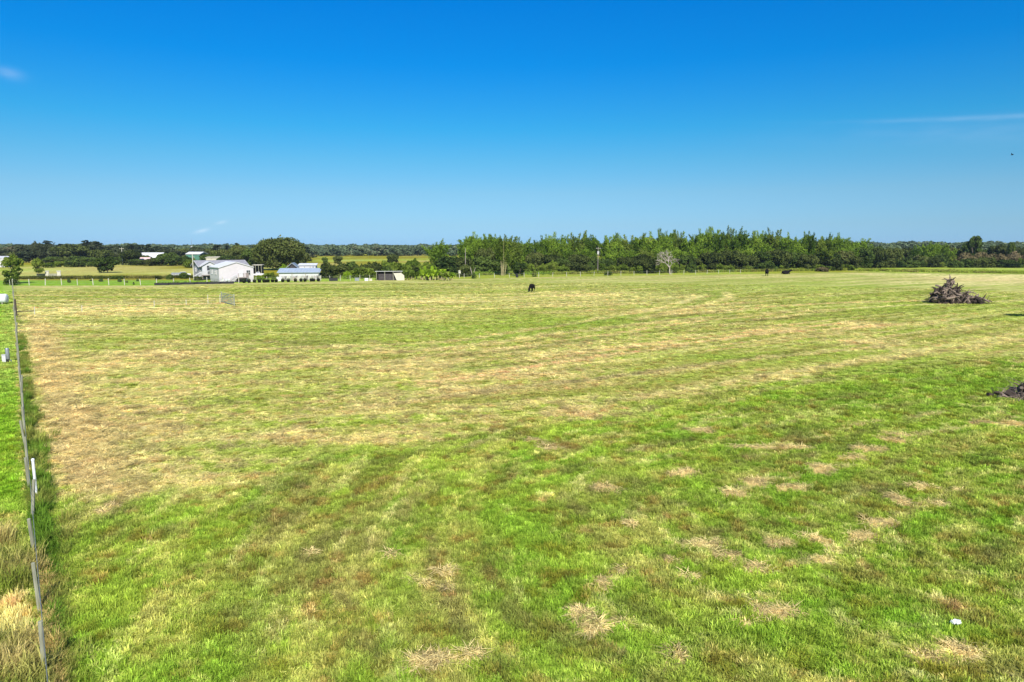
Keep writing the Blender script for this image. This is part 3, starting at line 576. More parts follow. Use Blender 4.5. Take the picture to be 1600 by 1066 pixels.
P_oak = [oak('broad_tree', L_oak, 1), oak('broad_tree', L_dark, 2, nb=13), oak('broad_tree', L_oak, 3, w=13, h=9, nb=18)]
P_far = [oak('woodland_tree', L_fargrey, 5, w=11, h=11, nb=12, n=120, s=1.0), oak('woodland_tree', L_pine, 6, w=9, h=11, nb=11, n=120, s=1.0), pine('pine_tree', L_pine, 7), pine('pine_tree', L_pine, 8, w=4.5), oak('woodland_tree', L_oak, 9, w=12, h=10, nb=12, n=120, s=1.0)]
P_shr = [shrub('shrub', L_dark, 11), shrub('shrub', L_mid, 12), shrub('shrub', L_oak, 13), shrub('shrub', L_brown, 14), shrub('shrub', L_mid, 15, nb=7), shrub('shrub', L_bright, 16, n=110, s=.34)]
P_bam = [bamboo('bamboo_clump', L_bam, 21), bamboo('bamboo_clump', L_bam, 22, n=14), bamboo('bamboo_clump', L_bam, 23, n=20), bamboo('bamboo_clump', L_mid, 24), bamboo('bamboo_clump', L_bam, 25, n=11)]
P_bamopen = bamboo('bamboo_clump', L_mid, 26, w=8, h=12, n=16, culm_show=.45)
P_dead = dead_tree(31)
P_ban = [banana(41, L_bright), banana(42, L_bright), banana(43, L_mid)]
P_palm = oak('round_tree', L_dark, 51, w=8, h=12, nb=14, n=200, s=.6, flat=.8); P_shag = oak('young_tree', L_mid, 52, w=5, h=8, nb=13, n=120, s=.42, trunk=.14, flat=.9, low=.25); P_spiky = bamboo('spiky_tree', L_fargrey, 53, w=9, h=14, n=12)
def at(px, D): return AX(px, D), D
def tree(P_, px, D, top, wpx, label, cat='tree', group=None, base=0.0):
    x, y = at(px, D); h = TOPZ(top, D)-base; w = wpx*D/FPX; return P_.place(x, y, w, max(h, .4), label, cat, group)

# the bamboo belt
bam_back = [(738, 366), (757, 369), (775, 368), (798, 370), (816, 374), (846, 373), (858, 364), (876, 369), (897, 364), (909, 362), (925, 372), (952, 366), (967, 369), (986, 368), (1003, 367), (1019, 366), (1035, 358), (1050, 362), (1064, 364), (1079, 370), (1094, 361), (1106, 354), (1120, 360), (1134, 357), (1147, 355), (1161, 364), (1176, 361), (1191, 362), (1208, 358), (1220, 366), (1232, 366), (1246, 371), (1262, 363), (1275, 371), (1290, 367), (1304, 369), (1318, 371), (1342, 376)]
for i, (px, tp) in enumerate(bam_back):
    tree(P_bam[i % 5], px, (262 if px < 1080 else 274)+rnd.uniform(-8, 16), tp-9+rnd.uniform(-1, 1), rnd.uniform(30, 44), 'tall green bamboo clump with feathery plumes in the long belt behind the field', 'bamboo', 'bamboo clumps in the belt behind the field')
for i, px in enumerate([846, 868, 889, 914, 960, 980, 1008, 1030, 1056, 1084, 1112, 1140, 1168, 1196, 1226, 1258, 1294, 1322]):
    tree(P_bam[(i*2+1) % 5], px, (249 if px < 1080 else 262)+rnd.uniform(-5, 5), 378+rnd.uniform(-3, 8), rnd.uniform(26, 36), 'lower bamboo clump with arching stems in front of the tall belt', 'bamboo', 'lower bamboo clumps at the front of the belt')
for px, tp in [(730, 370), (748, 369), (767, 366), (788, 371), (801, 372)]:
    tree(P_bam[rnd.randrange(4)], px, 246+rnd.uniform(-6, 4), tp-7, 38, 'tall bamboo clump at the left end of the belt', 'bamboo', 'bamboo clumps at the left end of the belt')
tree(P_bam[4], 682, 243, 367, 40, 'small bamboo clump with two long plumes left of the bamboo belt', 'bamboo')
tree(P_bamopen, 786, 214, 367, 34, 'open bamboo clump with tall bare yellow stems at the field edge', 'bamboo')
for px, tp, D, w in [(836, 392, 242, 26), (860, 396, 240, 28), (878, 402, 236, 24), (903, 396, 238, 30), (922, 398, 241, 24), (946, 402, 240, 26), (976, 400, 239, 24), (1004, 396, 241, 30), (1010, 402, 230, 34), (1070, 394, 243, 26), (1092, 402, 240, 22), (1112, 392, 238, 32), (1140, 390, 240, 36), (1166, 397, 240, 30), (1190, 390, 243, 32), (1215, 388, 243, 34), (1240, 392, 246, 32), (1262, 396, 243, 28), (1290, 388, 250, 34), (1318, 390, 252, 30), (1344, 384, 262, 34), (1368, 386, 272, 32), (1392, 385, 285, 30), (1330, 398, 250, 26), (1300, 402, 244, 26)]:
    tree(P_oak[rnd.randrange(3)], px, D+(12 if px > 1080 else 0), tp, w*1.2, 'dark bushy tree standing in front of the bamboo belt', 'tree', 'dark bushy trees in front of the bamboo')
px = 828
while px < 1345:
    D = float(np.interp(px, [828, 1050, 1150, 1345], [229, 233, 250, 262]))+rnd.uniform(-4, 4); tree(P_shr[rnd.choice((0, 1, 2, 4, 1))], px, D, rnd.uniform(406, 415), rnd.uniform(16, 26), 'low green shrub at the foot of the bamboo belt', 'shrub', 'low shrubs at the foot of the bamboo'); px += rnd.uniform(13, 18)
px = 1352
while px < 1625:
    for row in range(3):
        D = (292, 312, 340)[row]+rnd.uniform(-5, 5); tp = (404, 394, 384)[row]+rnd.uniform(-4, 4)
        k = P_shr[rnd.choice((0, 1, 2, 4, 0, 1))] if row < 2 else P_oak[rnd.randrange(3)]
        if px > 1505 and row == 1: k = P_shr[3]
        tree(k, px+rnd.uniform(-6, 6), D, tp, rnd.uniform(20, 34), ('low green shrub in the right-hand thicket', 'round bush in the middle of the right-hand thicket', 'dark tree at the back of the right-hand thicket')[row], ('shrub', 'bush', 'tree')[row], 'right-hand thicket ' + ('shrubs', 'bushes', 'trees')[row])
    px += rnd.uniform(15, 21)
for px, tp, w, i in [(1345, 375, 24, 1), (1448, 373, 30, 0), (1464, 374, 28, 2), (1480, 379, 22, 4), (1432, 380, 26, 1)]:
    tree(P_bam[i], px, 318, tp, w, 'yellowish bamboo clump rising from the right-hand thicket', 'bamboo', 'bamboo clumps in the right-hand thicket')
tree(P_palm, 1520, 318, 363, 22, 'dark leafy tree standing tallest above the right-hand thicket'); tree(P_oak[1], 1514, 330, 374, 26, 'dark round tree just beside the tallest tree in the right-hand thicket')
tree(P_palm, 1578, 330, 374, 12, 'narrow tree poking above the thicket near the right edge')
tree(P_dead, 1047, 222, 389, 38, 'bare grey leafless tree in front of the bamboo belt')
# trees round the homestead
tree(oak('live_oak', L_oak, 61, w=22, h=13, nb=30, n=330, s=.8, trunk=.6, low=.2), 440, 262, 372, 80, 'large spreading dark oak behind the blue roofed shed')
for px, D, tp, w, P_, lb in [
 (400, 300, 386, 44, 1, 'dark broad tree just left of the large oak'), (374, 330, 381, 30, 0, 'dark tree behind the grey roofed house'), (350, 340, 388, 40, 2, 'low wide tree behind the ridge of the grey roofed house'),
 (168, 235, 399, 38, 1, 'round dark tree alone in the left pasture'), (715, 228, 398, 50, 1, 'wide dark tree left of the bamboo belt'), (693, 222, 410, 34, 2, 'lower dark tree beside the banana plants'), (812, 208, 408, 26, 1, 'small round tree right of the open bamboo clump'),
 (760, 245, 385, 44, 2, 'dark tree in the shade below the bamboo plumes'), (528, 350, 399, 16, 0, 'small round tree out in the golden field'), (508, 345, 401, 11, 1, 'tiny round tree left in the golden field'), (614, 360, 396, 20, 2, 'small bushy tree at the far side of golden field'), (265, 330, 393, 36, 1, 'dark tree right of the white roofed far house'), (205, 330, 390, 34, 0, 'dark tree left of the pink walled far house'), (160, 345, 388, 36, 2, 'dark tree behind the round tree of the left pasture')]:
    tree(P_oak[P_], px, D, tp, w, lb)
for px, D, tp, w, P_, lb in [
 (444, 200, 412, 18, 5, 'bright green bush left of the blue roofed shed'), (545, 205, 409, 40, 0, 'large dark bush between the blue shed and the dark carport'), (520, 200, 414, 26, 0, 'dark bush right of the blue roofed shed'), (566, 203, 412, 28, 2, 'dark bush behind the left end of the carport'), (543, 189, 423, 15, 5, 'small bright green bush in front of the dark bushes'),
 (605, 215, 407, 30, 4, 'olive bush behind the dark carport'), (628, 215, 408, 28, 4, 'loose olive bush behind right end of the carport'), (655, 212, 412, 24, 1, 'green bush behind the banana plants'), (585, 222, 410, 22, 1, 'green bush above the left end of the carport roof'), (640, 196, 419, 26, 1, 'leafy green bush right of the dark carport'), (420, 196, 424, 22, 4, 'olive bush between white house and blue shed'), (406, 186, 430, 16, 5, 'low bright bush beside the white house corner'),
 (288, 192, 425, 16, 0, 'dark bush beside the pale parked truck'), (265, 188, 428, 12, 0, 'dark round bush on the mown strip'), (247, 188, 430, 10, 2, 'small olive bush on the mown strip'), (310, 182, 431, 14, 2, 'olive bush below the deck stairs'), (183, 190, 430, 22, 0, 'long low dark bush on the ditch line'), (95, 300, 405, 26, 4, 'green bush in the left pasture behind pillars'), (118, 300, 404, 30, 0, 'dark green bush in the left pasture behind pillars'), (75, 290, 408, 22, 4, 'rounded bush behind the left gate pillar'), (138, 305, 407, 26, 4, 'low green bush left of the round pasture tree'), (300, 290, 404, 26, 1, 'yellow green bush in front of the green barn'), (1285, 246, 417, 22, 3, 'brown bush at the right end of bamboo belt'), (1290, 244, 420, 9, 3, 'low dark brush at the field edge crest'),
 (950, 214, 423, 14, 1, 'small bushy sapling at the field edge below the bamboo'), (725, 205, 412, 26, 2, 'dark undergrowth bush beside the pale utility pole')]:
    tree(P_shr[P_], px, D, tp, w, lb, 'bush')
for px, D, tp, w, P_, lb in [(700, 219, 399, 44, 0, 'big dark bush mass left of the pale utility pole'), (722, 221, 402, 40, 2, 'big dark bush mass around the pale utility pole'), (752, 232, 398, 46, 0, 'dark bush added for the shade under the left bamboo clumps'), (778, 234, 404, 36, 0, 'dark bush added for the shade behind the open bamboo clump'), (672, 216, 408, 34, 4, 'olive bush behind the bright banana plants'), (645, 218, 404, 30, 1, 'tall green bush right of the dark carport'), (612, 226, 404, 40, 4, 'tall olive bush above the carport roof')]:  # two dark bushes added to stand for the shade below the left bamboo
    tree(P_shr[P_], px, D, tp, w, lb, 'bush')
for k_ in range(15):
    px = 508+k_*10.5+rnd.uniform(-4, 4); tree(P_shr[rnd.choice((0, 1, 2, 2, 4))], px, 198+rnd.uniform(-5, 22), rnd.uniform(407, 418), rnd.uniform(20, 34), 'tangled green bush in the thicket round the dark carport', 'bush', 'bushes in the thicket round the carport')
tree(shrub('clipped_bush', L_dark, 71, w=1.9, h=2.0, nb=9, n=120, s=.16), 740, 192, 425.5, 9, 'small round clipped dark bush in the field edge', 'bush')
for px, D, tp, w, i in [(664, 184, 416, 17, 1), (672, 182, 414, 18, 0), (682, 185, 415, 18, 1), (704, 183, 419, 15, 0), (640, 187, 419, 15, 2), (693, 188, 413, 16, 0), (668, 186, 419, 16, 0), (676, 183, 416, 18, 1), (690, 186, 417, 18, 0), (697, 181, 421, 16, 2), (648, 188, 420, 15, 2), (658, 190, 418, 16, 1), (634, 186, 422, 12, 2)]:
    tree(P_ban[i], px, D, tp, w*1.5, 'bright green banana plant in the row right of the carport', 'banana plant', 'banana plants right of the carport')
for px, D, tp, w, lb in [(108, 170, 433, 5, 'thin sapling on the mown strip below the gate pillars'), (158, 176, 433, 6, 'leaning young tree left on the mown strip'), (187, 174, 433, 6, 'young bushy sapling on the mown strip'), (215, 178, 435, 4, 'tiny sapling right on the mown strip'), (142, 180, 437, 4, 'tiny dark sapling beside the leaning young tree'), (209, 162, 440, 3, 'dark narrow shrub at the back fence'), (835, 203, 422, 9, 'small green tree standing alone at the field edge'), (198, 171, 438, 4, 'short dark sapling near the back fence')]:
    tree(P_shr[rnd.choice((0, 1))], px, D, tp, w, lb, 'sapling')
tree(P_shag, 21, 166, 394, 30, 'shaggy young tree at the far left corner of the field'); tree(P_shag, 61, 205, 401, 18, 'smaller shaggy tree right of the corner tree'); tree(P_shr[1], 18, 160, 431, 22, 'green bush at the foot of the shaggy corner tree', 'bush')
# woodland on the left skyline
px = -12
while px < 480:
    for row in range(2):
        D = (395, 450)[row]+rnd.uniform(-18, 18); tp = np.interp(px, [0, 60, 100, 150, 240, 330, 480], [389, 382, 380, 383, 388, 389, 389])+(7 if row == 0 else rnd.uniform(-8, 0)); k = rnd.choice((0, 0, 1, 4, 4) if row == 0 else (0, 1, 2, 3, 4))
        if 215 < px < 325 and row == 0: D += 75; tp -= 3
        tree(P_far[k], px+rnd.uniform(-5, 5), D, tp, rnd.uniform(15, 22) if k in (2, 3) else rnd.uniform(26, 40), 'dark tree in the woodland along the left skyline', 'tree', 'woodland trees on the left skyline')
    px += rnd.uniform(12, 17)
for px, D, tp, w in [(86, 345, 400, 34), (104, 338, 402, 30), (122, 342, 399, 36), (142, 336, 401, 34), (186, 338, 400, 30), (214, 322, 404, 26), (236, 318, 404, 30), (252, 320, 400, 30), (275, 318, 401, 30), (288, 322, 399, 26), (228, 345, 398, 20), (330, 335, 396, 34), (356, 318, 398, 36), (388, 310, 394, 38), (408, 296, 400, 34), (470, 305, 392, 30)]:
    tree(P_oak[rnd.randrange(3)], px, D, tp, w, 'dark dense tree along the front of the left woodland', 'tree', 'trees along the front of the left woodland')
tree(P_spiky, 70, 380, 372, 30, 'tall spiky clump standing above the left skyline woodland', 'bamboo')
tree(P_oak[0], 112, 385, 381, 60, 'broad dark tree in the middle of the left woodland')
tree(P_far[2], 372, 420, 379, 14, 'flat topped pine behind the white house'); tree(P_far[2], 397, 430, 382, 10, 'thin pine between the house and the large oak')
# far-off wood on the horizon
def far_wood():
    protos = []
    for s_, m_ in ((81, L_grey), (82, L_grey), (83, L_grey)):
        r_ = random.Random(s_); mb = MB(); mb.tube([(0, 0, 0), (0, 0, 8)], [.3, .15], 4)
        for i in range(9):
            a = i*2.4; d = 3.6*math.sqrt(i/9); leaves(mb, (d*math.cos(a), d*math.sin(a), 8-.14*d*d+r_.uniform(-.8, .8)-(3.5 if i % 3 == 0 else 0)), (2.1, 2.1, 1.7), 55, 1.3, r_)
        protos.append(bpy.data.objects.new('far_tree', mb.mesh('far_tree', m_)))
    n = 2600; a = rng.uniform(-50, 48, n); r = np.where(rng.random(n) < .5, 655+rng.uniform(0, 60, n), rng.uniform(700, 1100, n)); a = np.radians(a)
    x = r*np.sin(a); y = r*np.cos(a)
    hh = (8.0+3.2*(r-655)/445)*rng.uniform(.66, 1.28, n)/10*np.where(a > .2, 1.22, 1.0)
    scatter('far_wood', np.stack([x, y, np.full(n, -.2)], -1), np.stack([hh*1.3, hh*1.3, hh], -1), np.ones((n, 3))*.1, protos, ('distant grey green wood running along the whole horizon', 'wood'), 8)
    # a farther, taller belt closing the skyline
    n = 2200; a = np.radians(rng.uniform(-52, 50, n)); r = rng.uniform(1400, 1800, n); hh = rng.uniform(.95, 1.3, n)
    scatter('far_wood', np.stack([r*np.sin(a), r*np.cos(a), np.full(n, -.5)], -1), np.stack([hh*1.8, hh*1.8, hh], -1), np.ones((n, 3))*.1, protos, ('hazy farthest belt of trees on the horizon line', 'wood'), 9)
far_wood()

# ---------------------------------------------------------------- fences
def fence_run(name, pts, spacing, ph, pr, mp, label, wires=(.35, .65, .95, 1.2), mw=M_wire, wr=.006, square=True, jit=.04, first=0.0):
    root = empty(name, pts[0], 0, label, 'fence'); r_ = random.Random(len(name)+int(abs(pts[0][0])*10)); base = Vector(pts[0])
    tops = []; proto = None; carry = first
    for a, b in zip(pts[:-1], pts[1:]):
        a = Vector(a); b = Vector(b); L_ = (b-a).length; t = carry
        while t < L_:
            p = a.lerp(b, t/L_); z = float(gz(p.x, p.y)); tops.append(Vector((p.x, p.y, z)))
            if proto is None:
                mb = MB()
                if square: mb.tube([(0, 0, -.3), (0, 0, ph*.5), (0, 0, ph-.015), (0, 0, ph)], [pr*1.05, pr, pr*.98, pr*.85], 7)
                else: mb.box((0, 0, ph/2-.15), (pr*2, pr*2, ph+.3))
                proto = mb.build('post', mp, root); o = proto
            else: o = proto.copy(); sc.collection.objects.link(o); o.parent = root
            o.location = Vector((p.x, p.y, z))-base; o.rotation_euler = (r_.gauss(0, jit), r_.gauss(0, jit), r_.uniform(0, 3)); k = r_.uniform(.93, 1.05); o.scale = (k, k, k)
            t += spacing*r_.uniform(.97, 1.03)
        carry = t-L_
    for h in wires:
        mb = MB(); P_ = []
        for i, p in enumerate(tops):
            P_.append(p+Vector((pr, 0, h))-base)
            if i+1 < len(tops): P_.append(p.lerp(tops[i+1], .5)+Vector((pr, 0, h-.03))-base)
        mb.tube(P_, wr, 4); mb.build('wire', mw, root)
    return root
def along(t, s=0): return (F0.x+FD.x*t+FN.x*s, F0.y+FD.y*t+FN.y*s, 0)
corner = G(20, 446); c_t = fence_along(corner.x, corner.y)
p1 = G(55, 970, 1.4); t1 = fence_along(p1.x, p1.y)
fence_run('wire_fence', [along(t1-6.8), along(c_t)], 3.4, 1.4, .05, M_post, 'old wire fence on grey wooden posts running up the left side', wires=(.2, .4, .6, .8, 1.0, 1.22), wr=.004)
bx_ = [(20, 446), (240, 445.5), (400, 441.5), (700, 435.5), (960, 431), (1070, 429)]
fence_run('post_fence', [tuple(G(*p)) for p in bx_[:3]], 3.65, 1.5, .085, M_pale, 'pale post and wire fence in front of the mown strip and white house', wr=.012, wires=(.4, .8, 1.2))
fence_run('post_fence', [tuple(G(*p)) for p in bx_[2:4]], 2.6, 1.45, .06, M_pale, 'pale post and wire fence in front of the sheds and banana plants', wr=.012, wires=(.4, .8, 1.2))
fence_run('post_fence', [tuple(G(*p)) for p in bx_[3:]]+[tuple(G(1170, 427))], 4.6, 1.4, .06, M_pale, 'sparse pale post fence below the bamboo belt', wr=.012, wires=(.5, 1.1))
fence_run('post_fence', [tuple(G(-25, 449)), tuple(G(18, 446))], 3.6, 1.4, .06, M_pale, 'short fence left of the shaggy corner tree', wr=.012, wires=(.5, 1.1))
# cross fence towards the gate
cf = [G(54, 492), G(128, 487), G(241, 479.5), G(291, 477), G(325, 473.5), G(344, 474)]
root = empty('cross_fence', cf[0], 0, 'thin cross fence of a few pale posts leading to the metal gate', 'fence')
for i, p in enumerate(cf):
    mb = MB(); hh = (1.1, .9, .95, .9, 1.35, 1.4)[i]; mb.tube([(0, 0, -.2), (0, 0, hh*.6), (0, 0, hh)], [.055, .05, .045], 7); o = mb.build('post', M_pale, root); o.location = p-cf[0]; o.rotation_euler = (.03*i-.08, .04, 0)
for h in (.4, .8):
    mb = MB(); mb.tube([p-cf[0]+Vector((0, -.04, h)) for p in cf], .008, 4); mb.build('wire', M_wire, root)
# brace between corner post and first post of the cross fence
a = G(26, 496); b = G(54, 493)
root = empty('brace_post', a, 0, 'tall dark corner post with a long dark rail beside the left fence', 'fence')
mb = MB(); mb.tube([(0, 0, -.3), (0, 0, 1.2), (0, 0, 2.3)], [.13, .12, .11], 8); mb.build('post', M_postdark, root)
mb = MB(); mb.tube([Vector((0, 0, .75)), (b-a)+Vector((0, 0, .6))], .06, 6); mb.build('rail', M_postdark, root)
# metal gate / livestock panel
def gate():
    a = G(347, 473); b = G(366, 477.5); d = b-a; L_ = d.length; rz = math.atan2(d.y, d.x)
    root = empty('metal_gate', a, rz, 'grey tubular metal gate standing alone in the left middle of the field', 'gate')
    f = MB()
    for z in (.15, 1.55): f.tube([(0, 0, z), (L_, 0, z)], .05, 6)
    for x in (0, L_): f.tube([(x, 0, 0), (x, 0, 1.6)], .045, 6)
    f.build('frame', M_galv, root)
    for z in (.4, .62, .85, 1.08, 1.3): mb = MB(); mb.tube([(.04, 0, z), (L_-.04, 0, z)], .042, 6); mb.build('rail', M_galv, root)
    for k in (.25, .5, .75): mb = MB(); mb.box((L_*k, .03, .85), (.07, .02, 1.4)); mb.build('brace', M_galv, root)
    for x in (-.12, L_+.12): mb = MB(); mb.tube([(x, 0, -.2), (x, 0, 1.75)], .09, 8); mb.build('post', M_post, root)
gate()
p = G(58, 786); mb = MB(); mb.tube([(0, 0, -.2), (0, 0, 1.55)], .045, 10); mb.tube([(0, 0, 1.55), (0, 0, 1.6), (0, 0, 1.63)], [.055, .055, .03], 10)
o = tag(mb.build('plastic_post', M_pvc), 'tall slim white plastic post beside the left fence', 'post'); o.location = p
# white tank and pipe on the neighbour's side
p = G(12, 475); root = empty('water_tank', p, math.radians(12), 'large white cylindrical tank lying at the left edge of the picture', 'tank')
mb = MB(); mb.lathe([(.02, .05), (.5, .02), (.68, -.06), (.74, -.2), (.74, -1.2), (.77, -1.22), (.77, -1.3), (.74, -1.32), (.74, -2.6), (.68, -2.75), (.3, -2.85)], (0, 0, .85), 24, 'X'); mb.build('shell', M_pvc, root, True)
for x in (-.5, -2.2): mb = MB(); mb.box((x, 0, .1), (.2, 1.2, .34)); mb.build('cradle', M_post, root)
mb = MB(); mb.lathe([(.2, .0), (.2, .12), (.1, .14)], (-1.2, 0, 1.57), 14); mb.build('lid', M_black, root)
p = G(13, 566); root = empty('well_pump', p, .3, 'grey metal cylinder beside a white box left of the fence', 'pump')
mb = MB(); mb.lathe([(.05, 1.12), (.12, 1.1), (.135, 1.05), (.135, .3), (.12, .22)], (0, 0, 0), 16); mb.build('cylinder', M_galv, root, True)
mb = MB(); mb.lathe([(.11, .22), (.11, .06), (.14, .05)], (0, 0, 0), 14); mb.build('base', M_black, root)
mb = MB(); mb.tube([(.0, -.02, -.2), (.0, -.02, .25)], .05, 8); mb.tube([(.12, 0, .2), (.2, 0, .1), (.22, 0, -.1)], .03, 6); mb.build('pipe', M_galv, root)
mb = MB(); mb.box((-.24, 0, .3), (.26, .24, .55)); mb.box((-.24, 0, .59), (.3, .28, .04)); mb.build('box', M_white, root)
# pillars behind the mown strip
for px, lb in [(74, 'left pale block pillar in the left pasture'), (92.5, 'right pale block pillar in the left pasture')]:
    p = G(px, 432); root = empty('gate_pillar', p, .5, lb, 'pillar'); mb = MB(); mb.box((0, 0, .75), (.9, .9, 1.6)); mb.build('shaft', M_pale, root); mb = MB(); mb.box((0, 0, 1.6), (1.1, 1.1, .14)); mb.build('cap', M_white, root)
    mb = MB(); mb.box((-1.6, .3, .4), (2.2, .5, .9)); mb.build('wing_wall', M_post, root)
# row of black planters and pots along the back fence
for i in range(6):
    px = 250+i*20.5; p = G(px, 446.2-(max(0, px-240))*.022); root = empty('planter', p+Vector((0, .9, 0)), math.radians(12), 'long low black planter in the row along the back fence', 'planter', 'black planters along the back fence')
    mb = MB(); L_ = 3.05; t = .06
    mb.box((0, -.4, .26), (L_, t, .52)); mb.box((0, .4, .26), (L_, t, .52)); mb.box((-L_/2+t/2, 0, .26), (t, .74, .52)); mb.box((L_/2-t/2, 0, .26), (t, .74, .52)); mb.build('trough', M_black, root)
    mb = MB(); r_ = random.Random(i); leaves(mb, (0, 0, .5), (1.4, .36, .3), 90, .16, r_); mb.build('plants', L_dark, root)
P_pot = None
for i, px in enumerate([380, 388, 396, 404, 412, 414.5, 418, 424, 431, 440, 450, 460, 469, 476, 485, 489, 497]):
    p = G(px, 442.6-(px-380)*.022); 
    if P_pot is None:
        mb = MB(); mb.lathe([(.34, 0), (.44, .62), (.48, .62), (.48, .7), (.42, .7), (.40, .6)], (0, 0, 0), 14); me1 = mb.mesh('tub', M_black, True); mb = MB(); leaves(mb, (0, 0, .75), (.34, .34, .3), 60, .14, random.Random(3)); me2 = mb.mesh('foliage', L_dark); P_pot = (me1, me2)
    root = empty('plant_pot', p+Vector((0, rnd.uniform(.3, .9), 0)), rnd.uniform(0, 3), 'round black nursery pot in the row by the fence posts', 'pot', 'black pots in front of the white house and shed')
    link('tub', P_pot[0], root); link('foliage', P_pot[1], root)
p = G(521, 439); root = empty('water_trough', p, math.radians(15), 'black water trough against the fence below the dark bushes', 'trough')
mb = MB()
for c, d in [((0, -.5, .4), (2.2, .06, .8)), ((0, .5, .4), (2.2, .06, .8)), ((-1.07, 0, .4), (.06, .94, .8)), ((1.07, 0, .4), (.06, .94, .8)), ((0, 0, .1), (2.08, .94, .06))]: mb.box(c, d)
mb.build('tub', M_black, root); mb = MB(); mb.box((0, 0, .66), (2.07, .93, .02)); mb.build('water', M_glass, root)

# ---------------------------------------------------------------- buildings
def window(root, c, w, h, ny=-1, m=M_white, mull=1, axis='y'):
    f = MB(); t = .09; x, y, z = c
    def B(dx, dz, sx, sz, off, d): return ((x+dx, y+ny*off, z+dz), (sx, d, sz)) if axis == 'y' else ((x+ny*off, y+dx, z+dz), (d, sx, sz))
    for dx, dz, sx, sz in [(0, h/2, w+t, t), (0, -h/2, w+t, t), (-w/2, 0, t, h-t), (w/2, 0, t, h-t)]+([(0, 0, .06, h-t), (-w/4, 0, w/2-.1, .05), (w/4, 0, w/2-.1, .05)] if mull else []): f.box(*B(dx, dz, sx, sz, .05, .10))
    fo = f.build('window', m, root); g = MB(); g.box(*B(0, 0, w-.02, h-.02, .012, .03)); g.build('pane', M_glass, fo)
def gable_house(name, loc, rz, L_, Wd, hw, hr, mw, mr, label, over=.35, z0=0.0, cat='house', trim=M_white):
    """long side along local x; gable ends at +-x"""
    root = empty(name, loc, rz, label, cat); mb = MB(); l, w = L_/2, Wd/2
    vs = []
    for x in (-l, l): vs += [(x, -w, z0), (x, w, z0), (x, w, hw), (x, 0, hr), (x, -w, hw)]
    mb.add(vs, [(0, 1, 2, 3, 4)[::-1], (5, 6, 7, 8, 9), (0, 4, 9, 5)[::-1], (1, 6, 7, 2)[::-1], (0, 5, 6, 1)]); mb.build('wall', mw, root)
    sl = (hr-hw)/w; t = .12; mb = MB()
    for s in (-1, 1):
        a = (0, hr+.02); b = (s*(w+over), hw-sl*over+.02); vs = []
        for x in (-l-over, l+over): vs += [(x, a[0], a[1]), (x, b[0], b[1]), (x, b[0], b[1]+t), (x, a[0], a[1]+t)]
        f = [(0, 1, 2, 3), (4, 7, 6, 5), (0, 4, 5, 1), (1, 5, 6, 2), (2, 6, 7, 3)]; mb.add(vs, f if s > 0 else [q[::-1] for q in f])
    mb.build('roof', mr, root)
    mb = MB()
    for x in (-l-over-.03, l+over+.03):
        for s in (-1, 1):
            a = Vector((x, 0, hr+.04)); b = Vector((x, s*(w+over), hw-sl*over+.04)); d = b-a
            mb.box((a+b)/2, (.06, d.length, .2), rx=math.atan2(d.z, d.y) if s > 0 else math.atan2(-d.z, -d.y))
    for s in (-1, 1): mb.box((0, s*(w+over+.03), hw-sl*over+.03), (L_+2*over, .05, .18))
    mb.build('fascia', trim, root)
    if z0 > .1:
        mb = MB(); mb.box((0, 0, z0/2-.01), (L_-.1, Wd-.1, z0-.03)); mb.build('skirting', mw, root)
    return root
TH = math.radians(37)
# white house, gable end towards the field
c = (G(342.5, 441)+G(397, 441))/2; Wd = 8.4; ax = Vector((math.cos(TH+math.pi/2), math.sin(TH+math.pi/2), 0)); L_ = 9
root = gable_house('white_house', c+ax*(L_/2-.3), TH+math.pi/2, L_, Wd, 3.7, 5.0, M_siding, M_whiteroof, 'white clapboard house with its gable end and small deck facing the field', z0=.7, over=.14)
# local -x end faces the field; local y: + is to the left
xe = -L_/2
window(root, (xe, -2.9, 2.35), .95, 1.2, -1, axis='x')
mb = MB(); mb.box((xe-.04, -1.1, 1.95), (.08, 1.0, 2.05)); d_ = mb.build('door', M_pvc, root); mb = MB(); mb.lathe([(.04, 0), (.04, .06)], (xe-.12, -1.45, 1.9), 8); mb.build('handle', M_galv, d_)
window(root, (-1.5, Wd/2, 2.5), 1.1, 1.1, 1); window(root, (2.2, Wd/2, 2.5), 1.1, 1.1, 1)
def deck(root, x0, x1, y0, y1, z, stairs, name='deck'):
    mb = MB(); mb.box(((x0+x1)/2, (y0+y1)/2, z), (x1-x0, y1-y0, .14))
    for x in (x0+.08, x1-.08):
        for y in (y0+.08, y1-.08): mb.box((x, y, z/2-.04), (.14, .14, z-.07))
    dk = mb.build(name, M_deck, root); r = MB(); H_ = z+.07
    for x in (x0+.05, (x0+x1)/2, x1-.05): r.box((x, y0+.05, H_+.5), (.09, .09, 1.0))
    for y in (y0+.05, (y0+y1)/2, y1-.05): r.box((x0+.05, y, H_+.502), (.094, .094, 1.0))
    r.box(((x0+x1)/2, y0+.05, H_+1.03), (x1-x0, .12, .06)); r.box((x0+.05, (y0+y1)/2, H_+1.033), (.12, y1-y0, .06)); r.box(((x0+x1)/2, y0+.05, H_+.12), (x1-x0, .05, .06)); r.box((x0+.05, (y0+y1)/2, H_+.123), (.05, y1-y0, .06))
    n = int((x1-x0)/.16)
    for i in range(n): r.box((x0+.1+i*.16, y0+.05, H_+.56), (.035, .035, .86))
    n = int((y1-y0)/.16)
    for i in range(n): r.box((x0+.05, y0+.1+i*.16, H_+.56), (.035, .035, .86))
    r.build('railing', M_deck if name == 'brown_deck' else M_white, dk)
